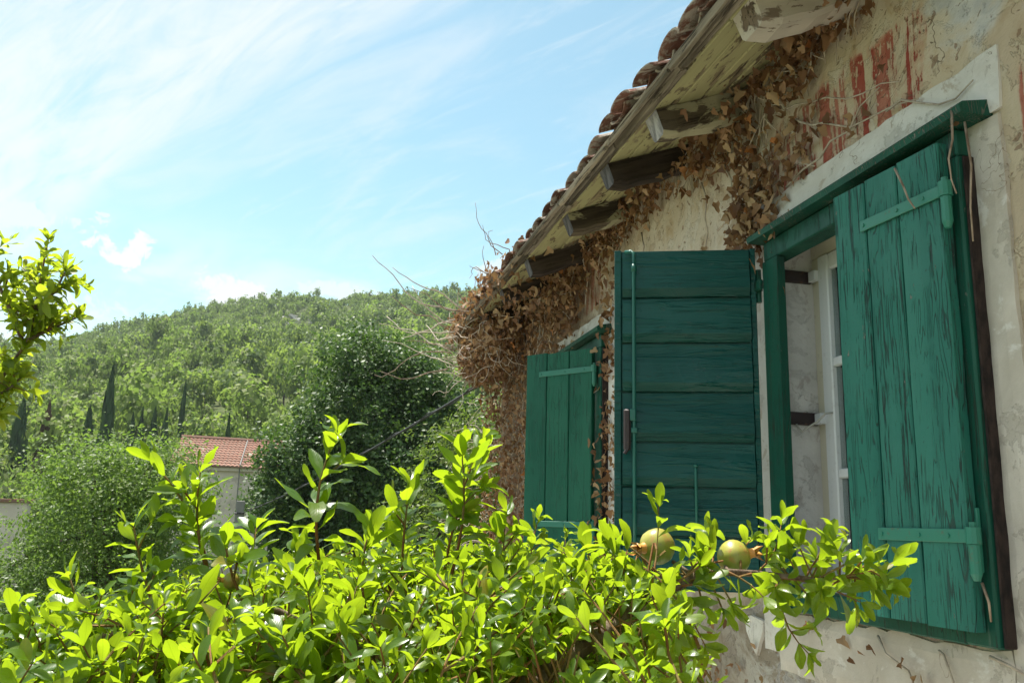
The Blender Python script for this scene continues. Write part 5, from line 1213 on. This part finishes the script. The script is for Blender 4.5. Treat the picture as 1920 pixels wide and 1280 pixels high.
# ridge pines standing clear against the sky
for i, (x, y, zt, lab) in enumerate(((-47.6, 328.4, 77.5, 'leftmost of the lone pines standing clear on the skyline of the ridge'), (-42.5, 328.8, 77.8, 'second lone pine from the left on the skyline of the ridge'), (-39.2, 328.9, 78.0, 'third lone pine from the left on the skyline, close beside the second'),
                                     (-31.0, 329.2, 82.3, 'broad skyline pine right of the three lone pines'), (-61.0, 326.5, 67.5, 'low skyline pine left of the lone pines where the ridge drops'), (-4.0, 338, 89.5, 'skyline pine on the crest near the middle of the ridge'))):
    z0 = height(x, y); h_ = max(5.0, zt - z0)
    o = thing('ridge_pine', (x, y, z0), lab, 'pine tree', 'lone pines on the ridge', random.random() * 6); o.scale = (h_ * 0.55, h_ * 0.55, h_)
    link('crown', near_m[i % 6], o); tr = link('trunk', trunk_m, o); tr.scale = (1.6, 1.6, 1)

# cypresses
def cypress_mesh(seed, n=900):
    np.random.seed(seed); t = np.random.random(n) ** 0.85; prof = np.interp(t, [0, 0.06, 0.2, 0.5, 0.8, 0.95, 1], [0.5, 0.85, 1.0, 0.9, 0.55, 0.2, 0.03])
    g = np.random.random(n) * 6.28; rr = prof * np.random.uniform(0.6, 1.12, n) * (1 + 0.28 * np.sin(t * 23 + g * 2 + seed) * np.sin(g * 3 + t * 9))
    P = np.stack([np.cos(g) * rr, np.sin(g) * rr, t], 1); N = np.stack([np.cos(g), np.sin(g), 0.6 * np.ones(n)], 1) + np.random.normal(size=(n, 3)) * 0.4
    V, Q = leaf_quads(np.array(P) * np.array([0.5, 0.5, 1]), N, np.full(n, 0.22), 0.7)
    return V, Q
CY = [(-18.0, 76.0, 12.9, 1.25, 'tallest dark cypress rising above the pines at the foot of the hill', 0), (-24.5, 76.5, 10.0, 1.5, 'broad dark cypress at the left edge below the hillside', 0), (-21.6, 73.0, 9.4, 1.35, 'dead reddish brown cypress among green pines at the left', 1), (-20.2, 79.5, 10.9, 1.3, 'dark cypress just left of the tallest one', 0), (-17.2, 82.1, 10.7, 0.9, 'thin cypress just right of the tallest one', 0),
      (-16.5, 82.3, 11.2, 0.8, 'slender dark cypress in the row above the left tree', 0), (-15.8, 84.4, 11.6, 0.9, 'slender cypress in the middle of the row', 0), (-14.5, 82.5, 11.3, 0.8, 'narrow cypress near the right end of the row', 0), (-14.0, 88.4, 15.1, 0.7, 'very thin tall cypress above the tiled roof', 0), (-7.9, 69.4, 8.75, 0.75, 'small thin cypress just above the distant tiled roof', 0)]
ctr = MB().tube([(0, 0, -0.05), (0, 0, 0.4)], [0.10, 0.03], 6).mesh('trunk', M_BARK)
for i, (x, y, zt, w, lab, dead) in enumerate(CY):
    z0 = height(x, y); h_ = (zt - z0) * (1.0 if i in (0, 1, 2, 9) else 0.9)
    o = thing('cypress_tree', (x, y, z0), lab, 'cypress', 'cypresses at the foot of the hill'); o.scale = (w * 0.95, w * 0.95, h_)
    V, Q = cypress_mesh(400 + i); V = V.copy(); c = quads_mesh('crown', V, Q, M_DEADCYP if dead else M_CYP, np.random.random(len(Q))); link('crown', c, o); link('trunk', ctr, o)

# pale limestone outcrops on the upper slope
rk = MB()
for _ in range(70):
    a = random.gauss(-1.6, 1.3); r = random.uniform(225, 285); x = CAM.x + r * math.sin(R(a)); y = CAM.y + r * math.cos(R(a)); z = height(x, y); s_ = random.uniform(0.6, 1.7)
    vs = [(x + random.uniform(-1, 1) * s_, y + random.uniform(-1, 1) * s_, z + random.uniform(0.2, 1.3) * s_) for _q in range(7)]
    bm = bmesh.new()
    for v in vs: bm.verts.new(v)
    bmesh.ops.convex_hull(bm, input=bm.verts[:]); bm.verts.index_update(); rk.add([v.co[:] for v in bm.verts], [[v.index for v in f.verts] for f in bm.faces]); bm.free()
tag(rk.build('limestone_outcrop', M_ROCK), 'pale limestone rocks scattered in the scrub on the upper slope', 'rocks', kind='stuff')

# ------------------------------------------------------------------ summer haze: even, thin air from the valley floor to above the ridge
HZ = MB().box(-960, 960, -960, 960, -6.0, 125.0).mesh('haze', [])
m_, k = new_mat('haze_air')
o_ = k.t.nodes.new('ShaderNodeOutputMaterial'); k.put(o_.inputs['Volume'], k.n('ShaderNodeVolumePrincipled', Color=(0.80, 0.90, 1.0, 1.0), Density=0.00022, Anisotropy=0.2))
HZ.materials.append(m_); tag(link('haze', HZ), kind='stuff')
